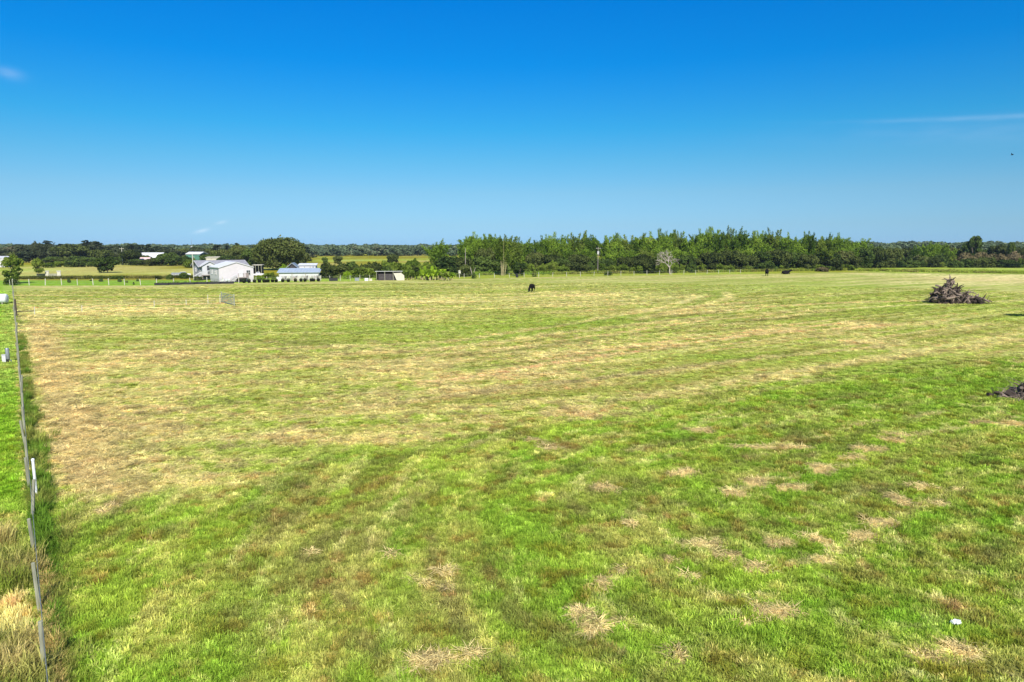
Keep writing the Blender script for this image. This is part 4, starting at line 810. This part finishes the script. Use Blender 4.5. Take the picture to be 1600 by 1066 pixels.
deck(root, xe-2.2, xe-.02, -2.4, .2, 1.15, 0, 'brown_deck'); mb = MB(); mb.box((xe-.06, -1.1, .55), (.05, 2.3, .9)); mb.build('deck_shade_panel', M_darkwood, root)  # dark panel put in for the shade under the deck
def stairs(root, top, d, n, w, z):
    s = MB(); d = Vector(d).normalized(); sd_ = Vector((-d.y, d.x, 0)); a = math.atan2(d.y, d.x)
    for i in range(n): s.box(Vector(top)+d*(.28*(i+.5))+Vector((0, 0, -z*(i+1)/(n+1))), (.30, w, .05), rz=a)
    st = s.build('stairs', M_deck, root); r = MB()
    for q in (-1, 1):
        o_ = sd_*q*w/2; e = Vector(top)+d*.28*n+o_; b = Vector(top)+o_; L0 = (e-b).length
        for dz in (-.05, .85): r.tube([b+Vector((0, 0, dz)), e+Vector((0, 0, dz-z*n/(n+1)))], .07, 4)
        for t in (0.02, .33, .66, .98): p_ = b.lerp(e, t)+Vector((0, 0, -z*t)); r.box(p_+Vector((0, 0, .4)), (.07, .07, .85))
    r.build('handrail', M_white, st)
stairs(root, (xe-1.1, .25, 1.15), (0, 1, 0), 5, 1.0, 1.1)
for y in (3.4, 2.5, 1.9): 
    mb = MB(); mb.box((xe-.6, y, .45), (.5, .55, .9)); mb.box((xe-.6, y, .93), (.55, .6, .06))
    wp = root.matrix_basis @ Vector((xe-.9, y+.3, 0)); bn = MB(); bn.box((0, 0, .45), (.5, .5, .86)); bn.box((0, 0, .92), (.56, .56, .06)); o = tag(bn.build('storage_bin', M_pvc), 'white storage bin against the gable end of the white house', 'bin', 'white bins by the white house'); o.location = (wp.x, wp.y, 0); o.rotation_euler.z = TH
# grey house behind
c = Vector((*at(345, 194), 0)); root = gable_house('grey_house', c, TH, 12.6, 8, 3.6, 5.0, M_greysiding, M_greyroof, 'grey house with a long grey roof and white gabled porch behind the white house', over=.5, z0=.8)
window(root, (-1, -4, 2.6), 1.2, 1.1); window(root, (2.5, -4, 2.6), 1.2, 1.1); window(root, (5.2, -4, 2.6), .9, 1.0); window(root, (-6.3, .5, 2.6), 1.0, 1.1, -1, axis='x')
# porch gable
pm = MB(); pz = 2.9; y0 = -5.6
pm.add([(-6.0, y0, 1.2), (-2.2, y0, 1.2), (-2.2, y0, 3.7), (-4.1, y0, 4.75), (-6.0, y0, 3.7), (-6.0, -4.02, 1.2), (-2.2, -4.02, 1.2), (-2.2, -4.02, 3.7), (-4.1, -4.02, 4.75), (-6.0, -4.02, 3.7)], [(0, 1, 2, 3, 4), (1, 6, 7, 2), (0, 4, 9, 5)]); pw = pm.build('porch', M_white, root)
pr_ = MB()
for s in (-1, 1):
    x1 = -4.1+s*2.5; z1 = 4.75-1.05*2.5/1.9
    pr_.add([(-4.1, y0-.3, 4.85), (x1, y0-.3, z1+.1), (x1, -2.0, z1+.1), (-4.1, -2.0, 4.85), (-4.1, y0-.3, 4.97), (x1, y0-.3, z1+.22), (x1, -2.0, z1+.22), (-4.1, -2.0, 4.97)], [(0, 1, 2, 3), (4, 7, 6, 5), (0, 4, 5, 1), (1, 5, 6, 2)])
pr_.build('porch_roof', M_white, pw)
window(pw, (-4.1, y0, 3.15), 1.5, 1.3)
deck(root, -6.6, -1.6, y0-2.2, y0-.03, 1.25, 1); stairs(root, (-6.65, y0-1.1, 1.25), (-1, 0, 0), 6, 1.1, 1.2)
g1 = MB(); g1.box((0, 0, .45), (1.3, .6, .5)); g1.box((0, -.05, .85), (1.1, .5, .3)); g1.box((-.45, 0, .12), (.08, .4, .2)); g1.box((.45, 0, .12), (.08, .4, .2))
wp = root.matrix_basis @ Vector((-4.3, y0-1.2, 0)); o = tag(g1.build('barbecue', M_black), 'black covered barbecue on the deck of the grey house', 'barbecue'); o.location = (wp.x, wp.y, 1.33); o.rotation_euler.z = TH
# blue roofed shed
def lean_to(name, loc, rz, L_, Wd, hf, hb, mw, mr, label, cat='shed', wall_from=0.0, sides=True, over=.4, front=True):
    root = empty(name, loc, rz, label, cat); l, w = L_/2, Wd/2; mb = MB()
    if front: mb.box((0, -w+.05, (hf+wall_from)/2), (L_, .1, hf-wall_from))
    mb.box((0, w-.05, hb/2), (L_, .1, hb-.02))
    if sides:
        for x in (-l+.05, l-.05): mb.add([(x-.05, -w+.1, 0), (x-.05, w-.1, 0), (x-.05, w-.1, hb), (x-.05, -w+.1, hf), (x+.05, -w+.1, 0), (x+.05, w-.1, 0), (x+.05, w-.1, hb), (x+.05, -w+.1, hf)], [(0, 1, 2, 3)[::-1], (4, 5, 6, 7), (3, 2, 6, 7), (0, 3, 7, 4), (1, 5, 6, 2)])
    mb.build('wall', mw, root); mb = MB(); sl = (hb-hf)/Wd; vs = []
    for y, z in ((-w-over, hf-sl*over), (w+over, hb+sl*over)):
        for x in (-l-over, l+over): vs += [(x, y, z+.03), (x, y, z+.12)]
    mb.add(vs, [(0, 2, 6, 4), (1, 5, 7, 3), (0, 1, 3, 2), (4, 6, 7, 5), (0, 4, 5, 1), (2, 3, 7, 6)]); rf = mb.build('roof', mr, root)
    n = int(L_/.8); rb = MB()
    for i in range(n+1):
        x = -l+L_*i/n; a = Vector((x, -w-over, hf-sl*over+.14)); b = Vector((x, w+over, hb+sl*over+.14)); rb.tube([a, b], .03, 4)
    rb.build('rib', mr, rf)
    for x in (-l+.1, -l/3, l/3, l-.1):
        p_ = MB(); p_.box((x, -w-over*.5, hf/2-.02), (.12, .12, hf-.04)); p_.build('post', M_post, root)
    return root
rz = math.radians(10)
root = lean_to('blue_shed', (*at(469, 190), 0), rz, 10.6, 5, 1.9, 2.75, M_white, M_blueroof, 'long white shed with a pale blue metal roof beside the oak')
mb = MB(); mb.box((-5.35, -.5, .95), (.06, 2.2, 1.5)); mb.build('opening', M_darkwood, root)
root = lean_to('white_store', (*at(482, 197), 0), rz, 4.7, 3.4, 3.6, 4.0, M_white, M_whiteroof, 'tall white flat roofed store behind the blue roofed shed', over=.25); mb = MB(); mb.box((1.6, -1.72, 3.1), (.35, .06, .5)); mb.build('vent', M_galv, root)
root = gable_house('dark_barn', (*at(459, 203), 0), rz+math.pi/2, 5, 3.6, 2.6, 4.1, M_darkwood, M_galv, 'small dark fronted barn with a grey gable left of the white store', cat='barn', trim=M_galv)
mb = MB(); mb.box((-2.53, 0, 1.1), (.06, 2.4, 2.2)); mb.build('door', M_black, root)  # black panel standing for the shade inside the open barn front
# pen of pale pallets in front of the shed
a, b = G(437, 440), G(500, 438.5)
root = empty('pallet_pen', a, 0, 'rough pen of pale pallets and wire in front of the blue roofed shed', 'pen'); d = b-a; n = 15
for i in range(n):
    p0 = d*(i/n)+Vector((0, 1.6, 0)); mb = MB(); w = d.length/n-.08; rzz = math.atan2(d.y, d.x)+rnd.uniform(-.12, .12)
    dx = Vector((math.cos(rzz), math.sin(rzz), 0))
    for k in range(4): mb.box(p0+dx*(w*(k+.5)/4)+Vector((0, 0, .6)), (w/4*.55, .03, rnd.uniform(1.1, 1.6)), rz=rzz)
    for z in (.25, .7, 1.05): mb.box(p0+dx*w/2+Vector((0, .04, z)), (w, .04, .09), rz=rzz)
    if i % 4 == 1: mb.tube([p0+Vector((0, 0, .2)), p0+dx*w+Vector((0, 0, 1.4))], .04, 4)
    mb.build('pallet', (M_deck, M_post, M_pale, M_postdark)[(i*7) % 4], root)
for px, lb, m_, s in [(434, 'white covered crate left of the pallet pen', M_pvc, 1.0), (459, 'tan crate among the pots by the pallet pen', M_panel, .9), (571, 'white barrel by the fence left of the carport', M_pvc, .7), (577.5, 'small yellowish crate by the fence left of the carport', M_beige, .6), (556, 'grey bin behind the fence posts below the dark bushes', M_galv, .8)]:
    p = G(px, 439.5); mb = MB(); mb.box((0, 0, .5*s), (1.3*s, 1.0*s, .95*s)); mb.box((0, 0, s*1.0), (1.38*s, 1.08*s, .06)); [mb.box((k*.4*s, -.515*s, .5*s), (.08, .03, .9*s)) for k in (-1, 0, 1)]
    o = tag(mb.build('crate' if 'crate' in lb else 'bin', m_), lb, 'crate' if 'crate' in lb else 'bin'); o.location = p+Vector((0, 1.2, 0)); o.rotation_euler.z = .3
# dark carport
root = lean_to('carport', (*at(608, 184), 0), rz, 6.6, 4, 2.35, 2.1, M_darkwood, M_whiteroof, 'dark open fronted carport with a thin pale roof left of the bananas', 'carport', sides=True, front=False, over=.3)
mb = MB(); mb.box((-.5, -1.5, .9), (4.6, .08, 1.75)); mb.build('dark_panel', M_darkwood, root)  # dark panel across most of the open front
mb = MB(); mb.add([(2.0, -2.4, 0), (4.0, -2.2, 0), (4.0, -2.2, 1.3), (3.2, -2.3, 2.0), (1.2, -2.4, 1.95), (2.0, -2.32, 0), (4.0, -2.12, 0), (4.0, -2.12, 1.3), (3.2, -2.22, 2.0), (1.2, -2.32, 1.95)], [(0, 1, 2, 3, 4), (5, 9, 8, 7, 6), (0, 5, 6, 1), (1, 6, 7, 2), (2, 7, 8, 3), (3, 8, 9, 4), (4, 9, 5, 0)]); mb.build('tin_sheet', M_pale, root)
# far houses
root = gable_house('far_house', (*at(239, 360), 0), math.radians(15), 10.5, 8, 3.4, 5.6, M_white, M_whiteroof, 'far house with a long white roof among trees on the left', over=.4); window(root, (-2, -4, 2), 1.2, 1.2); window(root, (2, -4, 2), 1.2, 1.2)
root = gable_house('pink_house', (*at(227, 338), 0), math.radians(15), 4.6, 5, 2.2, 3.5, M_pinkwall, M_pinkwall, 'small pink walled annex in front of the far white roofed house', over=.3); window(root, (0, -2.5, 1.4), 1.0, .8)
root = gable_house('green_barn', (*at(308, 400), 0), math.radians(-8), 8.6, 7, 4.6, 5.7, M_greenwall, M_whiteroof, 'far green barn with a white roof left of the grey house roof', cat='barn'); window(root, (0, -3.5, 2.6), 1.2, 1.2)
mb = MB(); mb.box((-4.36, 0, 2.2), (.08, 6.6, 4.2)); mb.build('end_wall', M_white, root)
lean_to('long_shed', (*at(337, 330), 0), math.radians(5), 7.5, 4, 3.6, 4.0, M_beige, M_beige, 'long beige roofed shed behind the grey house ridge', over=.3)
lean_to('white_trailer', (*at(515.5, 215), 0), .2, 1.6, 1.5, 1.75, 1.85, M_white, M_whiteroof, 'tiny white hutch in the bushes right of the blue shed', 'hutch', over=.1)
lean_to('field_shelter', (*at(404, 215), 0), .1, 2.7, 2.4, 3.1, 3.2, M_darkwood, M_beige, 'dark open shelter with a pale flat roof right of the white house', 'shelter', front=False, over=.2)
lean_to('white_barn', (*at(2, 300), 0), .3, 6, 5, 4.0, 4.6, M_white, M_whiteroof, 'white building cut by the left edge behind the shaggy corner tree', 'barn', over=.2)
# poles and mast
def pole(px, D, top, r, m_, lb, arm=True):
    x, y = at(px, D); h = TOPZ(top, D); root = empty('utility_pole', (x, y, 0), .4, lb, 'pole'); mb = MB(); mb.tube([(0, 0, -.3), (0, 0, h*.5), (0, 0, h)], [r, r*.85, r*.65], 8); mb.build('shaft', m_, root)
    if arm: mb = MB(); mb.box((0, -.12, h-.5), (1.8, .1, .12)); ar = mb.build('crossarm', m_, root); mb = MB(); [mb.lathe([(.05, 0), (.06, .12), (.02, .16)], (k, -.12, h-.44), 8) for k in (-.8, 0, .8)]; mb.build('insulator', M_white, ar)
pole(303, 184, 397, .14, M_pale, 'pale utility pole beside the left gable of the grey house', False); pole(192, 330, 387, .16, M_pale, 'pale utility pole among the trees left of the far house', True)
pole(727.5, 206, 388, .11, M_deck, 'thick pale utility pole left of the bamboo belt', False); pole(787, 207, 376, .045, M_culm, 'slim pale pole rising beside the open bamboo clump', False); pole(934, 232, 386, .10, M_deck, 'pale pole in the gap of the bamboo belt', True)
x, y = at(301, 470); root = empty('radio_mast', (x, y, 0), 0, 'thin mast with a white globe above the green barn', 'mast'); mb = MB(); mb.tube([(0, 0, 0), (0, 0, 9), (0, 0, 14.5)], [.16, .12, .05], 6); mb.build('shaft', M_galv, root)
mb = MB(); mb.lathe([(.2, 6.9), (.75, 7.1), (1.05, 7.6), (1.05, 8.1), (.75, 8.7), (.2, 9.0)], (0, 0, 0), 14); mb.build('globe', M_white, root, True)
p = G(933, 399); x, y = at(933.5, 233); root = empty('white_sign', (x, y-1, 0), 0, 'small white board high in the gap of the bamboo belt', 'sign'); zz = TOPZ(395, 233); mb = MB(); mb.box((0, 0, zz), (.55, .05, 1.0)); mb.build('board', M_white, root); mb = MB(); mb.tube([(0, .07, 0), (0, .07, zz+.3)], .05, 6); mb.build('post', M_pale, root)
x, y = at(718, 196); root = empty('bird_box', (x, y, 0), .3, 'pale box on a post between the bananas and the clipped bush', 'bird box'); mb = MB(); mb.tube([(0, 0, -.1), (0, 0, 1.3)], .09, 6); mb.build('post', M_pale, root); mb = MB(); mb.box((0, 0, 1.65), (.6, .5, .7)); mb.add([(-.4, -.35, 2.0), (.4, -.35, 2.0), (.4, .35, 2.0), (-.4, .35, 2.0), (0, -.35, 2.25), (0, .35, 2.25)], [(0, 1, 4), (3, 5, 2), (0, 4, 5, 3), (1, 2, 5, 4)]); mb.build('box', M_pale, root)
x, y = at(738.5, 197); mb = MB(); mb.tube([(0, 0, -.1), (-.3, 0, 1.6), (-.7, .1, 3.1)], [.1, .08, .04], 6); mb.tube([(.2, 0, -.1), (.4, 0, 1.6), (.8, 0, 2.9)], [.09, .07, .04], 6); o = tag(mb.build('dead_stump', M_deadbark), 'two bare dead stems behind the clipped round bush', 'dead stem'); o.location = (x, y, 0)
x, y = at(808, 200); mb = MB(); mb.lathe([(.3, 0), (.34, .05), (.33, .3), (.35, .32), (.33, .34), (.33, .6), (.35, .62), (.33, .64), (.33, .92), (.3, .95)], (0, 0, 0), 16); o = tag(mb.build('barrel', M_black), 'black barrel below the small round tree at the field edge', 'barrel'); o.location = (x, y, 0); o.scale = (1.2, 1.2, 1)
# vehicles
def pickup(loc, rz, m_, label, s=1.0):
    root = empty('pickup_truck', loc, rz, label, 'truck'); root.scale = (s, s, s); b = MB()
    b.box((1.75, 0, .82), (1.35, 1.8, .5)); b.box((.35, 0, .8), (1.45, 1.84, .62)); b.box((-1.55, 0, .55), (2.35, 1.8, .12))
    for y in (-.87, .87): b.box((-1.55, y, .85), (2.35, .08, .48))
    b.box((-2.7, 0, .85), (.08, 1.66, .48)); b.box((-.42, 0, .852), (.06, 1.66, .48))
    b.add([(-.35, -.86, 1.11), (1.1, -.86, 1.11), (.75, -.74, 1.68), (-.25, -.74, 1.68), (-.35, .86, 1.11), (1.1, .86, 1.11), (.75, .74, 1.68), (-.25, .74, 1.68)], [(0, 1, 2, 3), (4, 7, 6, 5), (1, 5, 6, 2), (0, 3, 7, 4), (3, 2, 6, 7)]); b.build('body', m_, root)
    g_ = MB()
    for y, s_ in ((-.82, -1), (.82, 1)): g_.add([(-.25, y+.025*s_, 1.16), (.98, y+.025*s_, 1.16), (.7, y-.055*s_, 1.6), (-.18, y-.055*s_, 1.6)], [(0, 1, 2, 3)])
    g_.add([(1.095, -.76, 1.16), (1.095, .76, 1.16), (.80, .68, 1.62), (.80, -.68, 1.62)], [(0, 1, 2, 3)]); g_.add([(-.352, -.72, 1.16), (-.352, .72, 1.16), (-.28, .66, 1.6), (-.28, -.66, 1.6)], [(0, 1, 2, 3)]); g_.build('window', M_glass, root)
    for x in (1.7, -1.75):
        for y in (-.82, .82):
            w_ = MB(); w_.lathe([(.2, -.11), (.37, -.1), (.39, -.04), (.39, .04), (.37, .1), (.2, .11)], (x, y, .38), 16, 'Y'); wo = w_.build('wheel', M_rubber, root, True); h_ = MB(); h_.lathe([(.19, -.125), (.19, .125)], (x, y, .38), 10, 'Y'); h_.build('rim', M_galv, wo)
    b = MB(); b.box((2.46, 0, .6), (.1, 1.8, .2)); b.box((-2.79, 0, .55), (.1, 1.7, .16)); b.build('bumper', M_galv, root)
    for y in (-.68, .68): b = MB(); b.box((2.44, y, .92), (.06, .32, .18)); b.build('headlight', M_glass, root)
pickup((*at(405, 204), 0), math.radians(200), M_carwhite, 'white pickup truck parked right of the white house', .85)
pickup((*at(287, 205), 0), math.radians(150), M_carwhite, 'pale pickup truck parked left of the grey house', .85)
root = lean_to('rubbish_trailer', (*at(276, 203), 0), .2, 2.6, 1.6, 1.0, 1.1, M_cargrey, M_cargrey, 'low grey trailer beside the pale pickup truck', 'trailer', over=.05)

# ---------------------------------------------------------------- cattle
def cow(loc, rz, label, pose='graze', s=1.0):
    V_ = []; E_ = []; Rd = []
    def v(p, r, par=None):
        V_.append(p); Rd.append((r[0]*1.32, r[1]*1.2) if r[0] > .2 else (r[0]*1.25, r[1]*1.15))
        if par is not None: E_.append((par, len(V_)-1))
        return len(V_)-1
    z = 1.02 if pose != 'lie' else .48
    hip = v((-.72, 0, z+.05), (.27, .30)); mid = v((-.1, 0, z-.02), (.33, .40), hip); chest = v((.5, 0, z), (.27, .36), mid); neck0 = v((.82, 0, z+.12), (.17, .23), chest)
    rump = v((-1.0, 0, z+.08), (.16, .18), hip); t1_ = v((-1.12, 0, z-.05), (.035, .035), rump); v((-1.15, 0, z-.62), (.03, .03), t1_)
    if pose == 'graze': n1 = v((1.12, .0, z-.12), (.13, .17), neck0); n2 = v((1.3, 0, .48), (.12, .13), n1); h1 = v((1.42, 0, .26), (.11, .10), n2); v((1.5, 0, .1), (.085, .07), h1); hd = n2
    else: n1 = v((1.1, 0, z+.3), (.13, .17), neck0); n2 = v((1.28, .05, z+.42), (.13, .13), n1); h1 = v((1.48, .08, z+.32), (.11, .10), n2); v((1.66, .1, z+.2), (.08, .07), h1); hd = n2
    e = V_[hd]
    for sg in (-1, 1): v((e[0]-.03, sg*.26, e[2]+.1), (.035, .02), hd)
    if pose != 'lie':
        for sg in (-1, 1):
            a = v((.55, sg*.2, .72), (.12, .11), chest); b = v((.53, sg*.21, .42), (.07, .07), a); c = v((.55, sg*.21, .1), (.05, .05), b); v((.6, sg*.21, .02), (.07, .04), c)
            a = v((-.78, sg*.2, .75), (.14, .15), hip); b = v((-.92, sg*.21, .44), (.075, .07), a); c = v((-.84, sg*.21, .12), (.05, .05), b); v((-.79, sg*.21, .02), (.07, .04), c)
    else:
        for sg in (-1, 1):
            a = v((.5, sg*.34, .2), (.1, .09), chest); v((.85, sg*.34, .07), (.06, .05), a); a = v((-.6, sg*.38, .22), (.15, .14), hip); v((-.2, sg*.46, .08), (.07, .06), a)
    me = bpy.data.meshes.new('cow'); me.from_pydata(V_, E_, []); me.materials.append(M_hide); o = link('cow', me); md = o.modifiers.new('skin', 'SKIN'); o.modifiers.new('sub', 'SUBSURF').render_levels = 2; o.modifiers['sub'].levels = 1; md.use_smooth_shade = True
    for i, r in enumerate(Rd): me.skin_vertices[0].data[i].radius = r
    me.skin_vertices[0].data[0].use_root = True
    tag(o, label, 'cow'); o.location = loc; o.rotation_euler.z = rz; o.scale = (s, s, s)
    return o
cow(G(831, 455.5), math.radians(246), 'black cow grazing alone in the middle of the field', 'graze', 1.08)
cow(G(1198, 431.5), math.radians(70), 'black cow standing with its rear towards the camera near the bamboo', 'stand', 1.35)
cow(G(1228, 428.5), math.radians(15), 'black cow lying down right of the standing one', 'lie', 1.45)
# ---------------------------------------------------------------- brush piles
def brush_pile(loc, rz, wx, wy, prof, label, seed, nlog=60, root_balls=()):
    root = empty('brush_pile', loc, rz, label, 'brush pile'); r_ = random.Random(seed)
    def top(x): return float(np.interp(x/(wx/2), [p[0] for p in prof], [p[1] for p in prof]))
    core = MB()                                        # packed rotten wood and soil in the heart of the pile
    n = 26; vs = []; fs = []
    for i in range(n+1):
        x = -wx*.44+wx*.88*i/n; h = top(x)*.62
        for k in range(9):
            t = math.pi*k/8; j = .8+.4*r_.random(); vs.append((x+r_.uniform(-.1, .1), -math.cos(t)*wy*.36*j, math.sin(t)*h*j-.08))
    for i in range(n):
        for k in range(8): a = i*9+k; fs.append((a, a+1, a+10, a+9))
    core.add(vs, fs); core.build('core', M_logdark, root)
    for i in range(nlog):
        x = r_.uniform(-.47, .47)*wx; h = top(x); y = r_.uniform(-.42, .30)*wy; z = h*r_.uniform(.08, .92)*(1-.4*abs(y)/(wy*.5)); L_ = r_.uniform(.9, 2.9)*(wx/9)
        a = r_.gauss(0, .9)+(math.pi if r_.random() < .5 else 0); e = r_.gauss(.22, .42); d = Vector((math.cos(a)*math.cos(e), math.sin(a)*math.cos(e), math.sin(e))); P_ = []; r0 = r_.uniform(.06, .26)*(1.2 if L_ > 2 else 1)
        bend = Vector((r_.gauss(0, .2), r_.gauss(0, .2), r_.gauss(0, .2)))*L_
        p0 = Vector((x, y, z))-d*L_*.45
        for k in range(6): t = k/5; q = p0+d*L_*t+bend*(t*(1-t))+Vector((r_.gauss(0, .04), r_.gauss(0, .04), r_.gauss(0, .04)))*L_*.5; q.z = max(.03, min(q.z, top(q.x)*1.12+.1)); P_.append(q)
        mb = MB(); mb.tube(P_, [r0*(1-.6*k/5)*r_.uniform(.85, 1.15) for k in range(6)], 6)
        for _ in range(r_.choice((0, 1, 1, 2))):
            k = r_.randrange(2, 5); q = P_[k]; d2 = (d+Vector((r_.gauss(0, .8), r_.gauss(0, .8), r_.gauss(.1, .6)))).normalized(); mb.tube([q, q+d2*L_*.22+Vector((0, 0, .04)), q+d2*L_*.42], [r0*.45, r0*.3, r0*.1], 5)
        mb.build('log', M_log if r_.random() < .5 else M_logdark, root)
    for (x, y, z, r) in root_balls:
        mb = MB(); vs = []; n1, n2 = 9, 12
        for i in range(n1+1):
            for k in range(n2):
                t = math.pi*i/n1; f = 2*math.pi*k/n2; q = r*(.75+.4*r_.random()); vs.append((x+q*math.sin(t)*math.cos(f), y+q*math.sin(t)*math.sin(f)*.8, z+q*math.cos(t)*.8))
        mb.add(vs, [(i*n2+k, i*n2+(k+1) % n2, (i+1)*n2+(k+1) % n2, (i+1)*n2+k) for i in range(n1) for k in range(n2)])
        for _ in range(14):
            d = Vector((r_.gauss(0, 1), r_.gauss(-.3, .7), r_.gauss(.1, .8))).normalized(); p = Vector((x, y, z)); m_ = p+d*r*1.2+Vector((0, 0, r_.gauss(0, .15))); mb.tube([p+d*r*.5, m_, m_+(d+Vector((r_.gauss(0, .5), 0, r_.gauss(-.2, .5)))).normalized()*r*r_.uniform(.4, 1.0)], [r*.22, r*.13, r*.04], 5)
        mb.build('root_ball', M_logdark if r_.random() < .5 else M_log, root)
    tw = MB()
    for _ in range(260):
        x = r_.uniform(-.52, .54)*wx; h = top(x); p = Vector((x, r_.uniform(-.5, .4)*wy, h*r_.uniform(.05, .95))); d = Vector((r_.gauss(0, 1), r_.gauss(0, .7), r_.gauss(.25, .5))).normalized()*r_.uniform(.25, .85); p.z = max(.03, p.z); tw.tube([p, p+d*.5+Vector((0, 0, .03)), p+d], [.022, .015, .006], 3, cap=False)
    tw.build('twigs', M_log, root)
    return root
l = G(1452, 474); r = G(1537, 475); c = (l+r)/2; d = r-l
brush_pile(c+Vector((.6, .8, 0)), math.atan2(d.y, d.x), d.length, 4.4, [(-1.12, .6), (-1.0, 1.9), (-.8, 2.7), (-.58, 2.9), (-.42, 3.2), (-.28, 3.2), (-.16, 2.6), (.1, 2.2), (.32, 2.3), (.45, 1.7), (.62, 1.3), (.8, 1.2), (.95, .8), (1.15, .2)], 'large grey heap of uprooted stumps and logs at the right of the field', 5, 95, ((-.5, -.5, 2.2, .6), (-2.5, -.6, 1.2, .8), (-3.0, -.2, 1.9, .6), (-3.3, -.9, .7, .7), (-1.6, -.3, 2.9, .6), (-1.3, -.3, 3.35, .62), (-2.0, -.8, 2.0, .7), (-1.0, -1.0, .9, .7), (.6, -.8, .6, .5), (2.8, -.6, .6, .5)))
l = G(1574, 626)
brush_pile(l+Vector((2.6, .5, 0)), .05, 5.2, 2.8, [(-1.15, .05), (-.9, .2), (-.5, .75), (-.1, 1.2), (.4, 1.4), (1.1, .6)], 'smaller pile of grey branches cut by the right edge of the picture', 9, 55, ((.3, -.4, .4, .35),))
tree(P_oak[1], 1640, 86, 448, 62, 'low spreading tree just outside the right edge throwing a dark shadow')
# bird, scrap of plastic
x, y = at(1559, 110); z = TOPZ(242, 110); root = None; mb = MB()
mb.tube([(-.22, 0, 0), (-.1, 0, .01), (.06, 0, .02), (.17, 0, .03), (.23, 0, .02)], [.015, .055, .06, .035, .01], 8)
for s in (-1, 1): mb.add([(-.07, 0, .03), (.09, 0, .03), (.07, s*.26, .14), (-.02, s*.26, .14), (-.06, s*.5, .08)], [(0, 1, 2, 3), (3, 2, 4)])
o = tag(mb.build('bird', M_hide), 'tiny dark bird flying high near the right edge of the sky', 'bird'); o.location = (x, y, z); o.rotation_euler = (.4, .3, 2.4)
p = G(1492, 983); r_ = random.Random(4); mb = MB(); n = 9; vs = []
for i in range(n):
    for k in range(n):
        u, w_ = i/(n-1)-.5, k/(n-1)-.5; q = 1-1.2*(u*u+w_*w_); vs.append((u*.34*q+r_.gauss(0, .016), w_*.22*q+r_.gauss(0, .012), .10+.10*q*r_.random()+.05))
mb.add(vs, [(i*n+k, i*n+k+1, (i+1)*n+k+1, (i+1)*n+k) for i in range(n-1) for k in range(n-1)]); o = tag(mb.build('plastic_scrap', M_pvc), 'crumpled scrap of white plastic lying in the grass at bottom right', 'litter'); o.location = p; o.modifiers.new('thick', 'SOLIDIFY').thickness = .004

# ---------------------------------------------------------------- air
mb = MB(); mb.box((0, 900, 11.5), (5200, 3900, 27))
hm = bpy.data.materials.new('haze_air'); hm.use_nodes = True; nt = hm.node_tree; nt.nodes.clear(); o_ = nt.nodes.new('ShaderNodeOutputMaterial'); pv = nt.nodes.new('ShaderNodeVolumePrincipled')
pv.inputs['Color'].default_value = (.62, .78, .95, 1); pv.inputs['Density'].default_value = .00007; pv.inputs['Anisotropy'].default_value = 0; nt.links.new(pv.outputs[0], o_.inputs['Volume'])
hz = mb.build('haze', hm); tag(hz, kind='stuff')
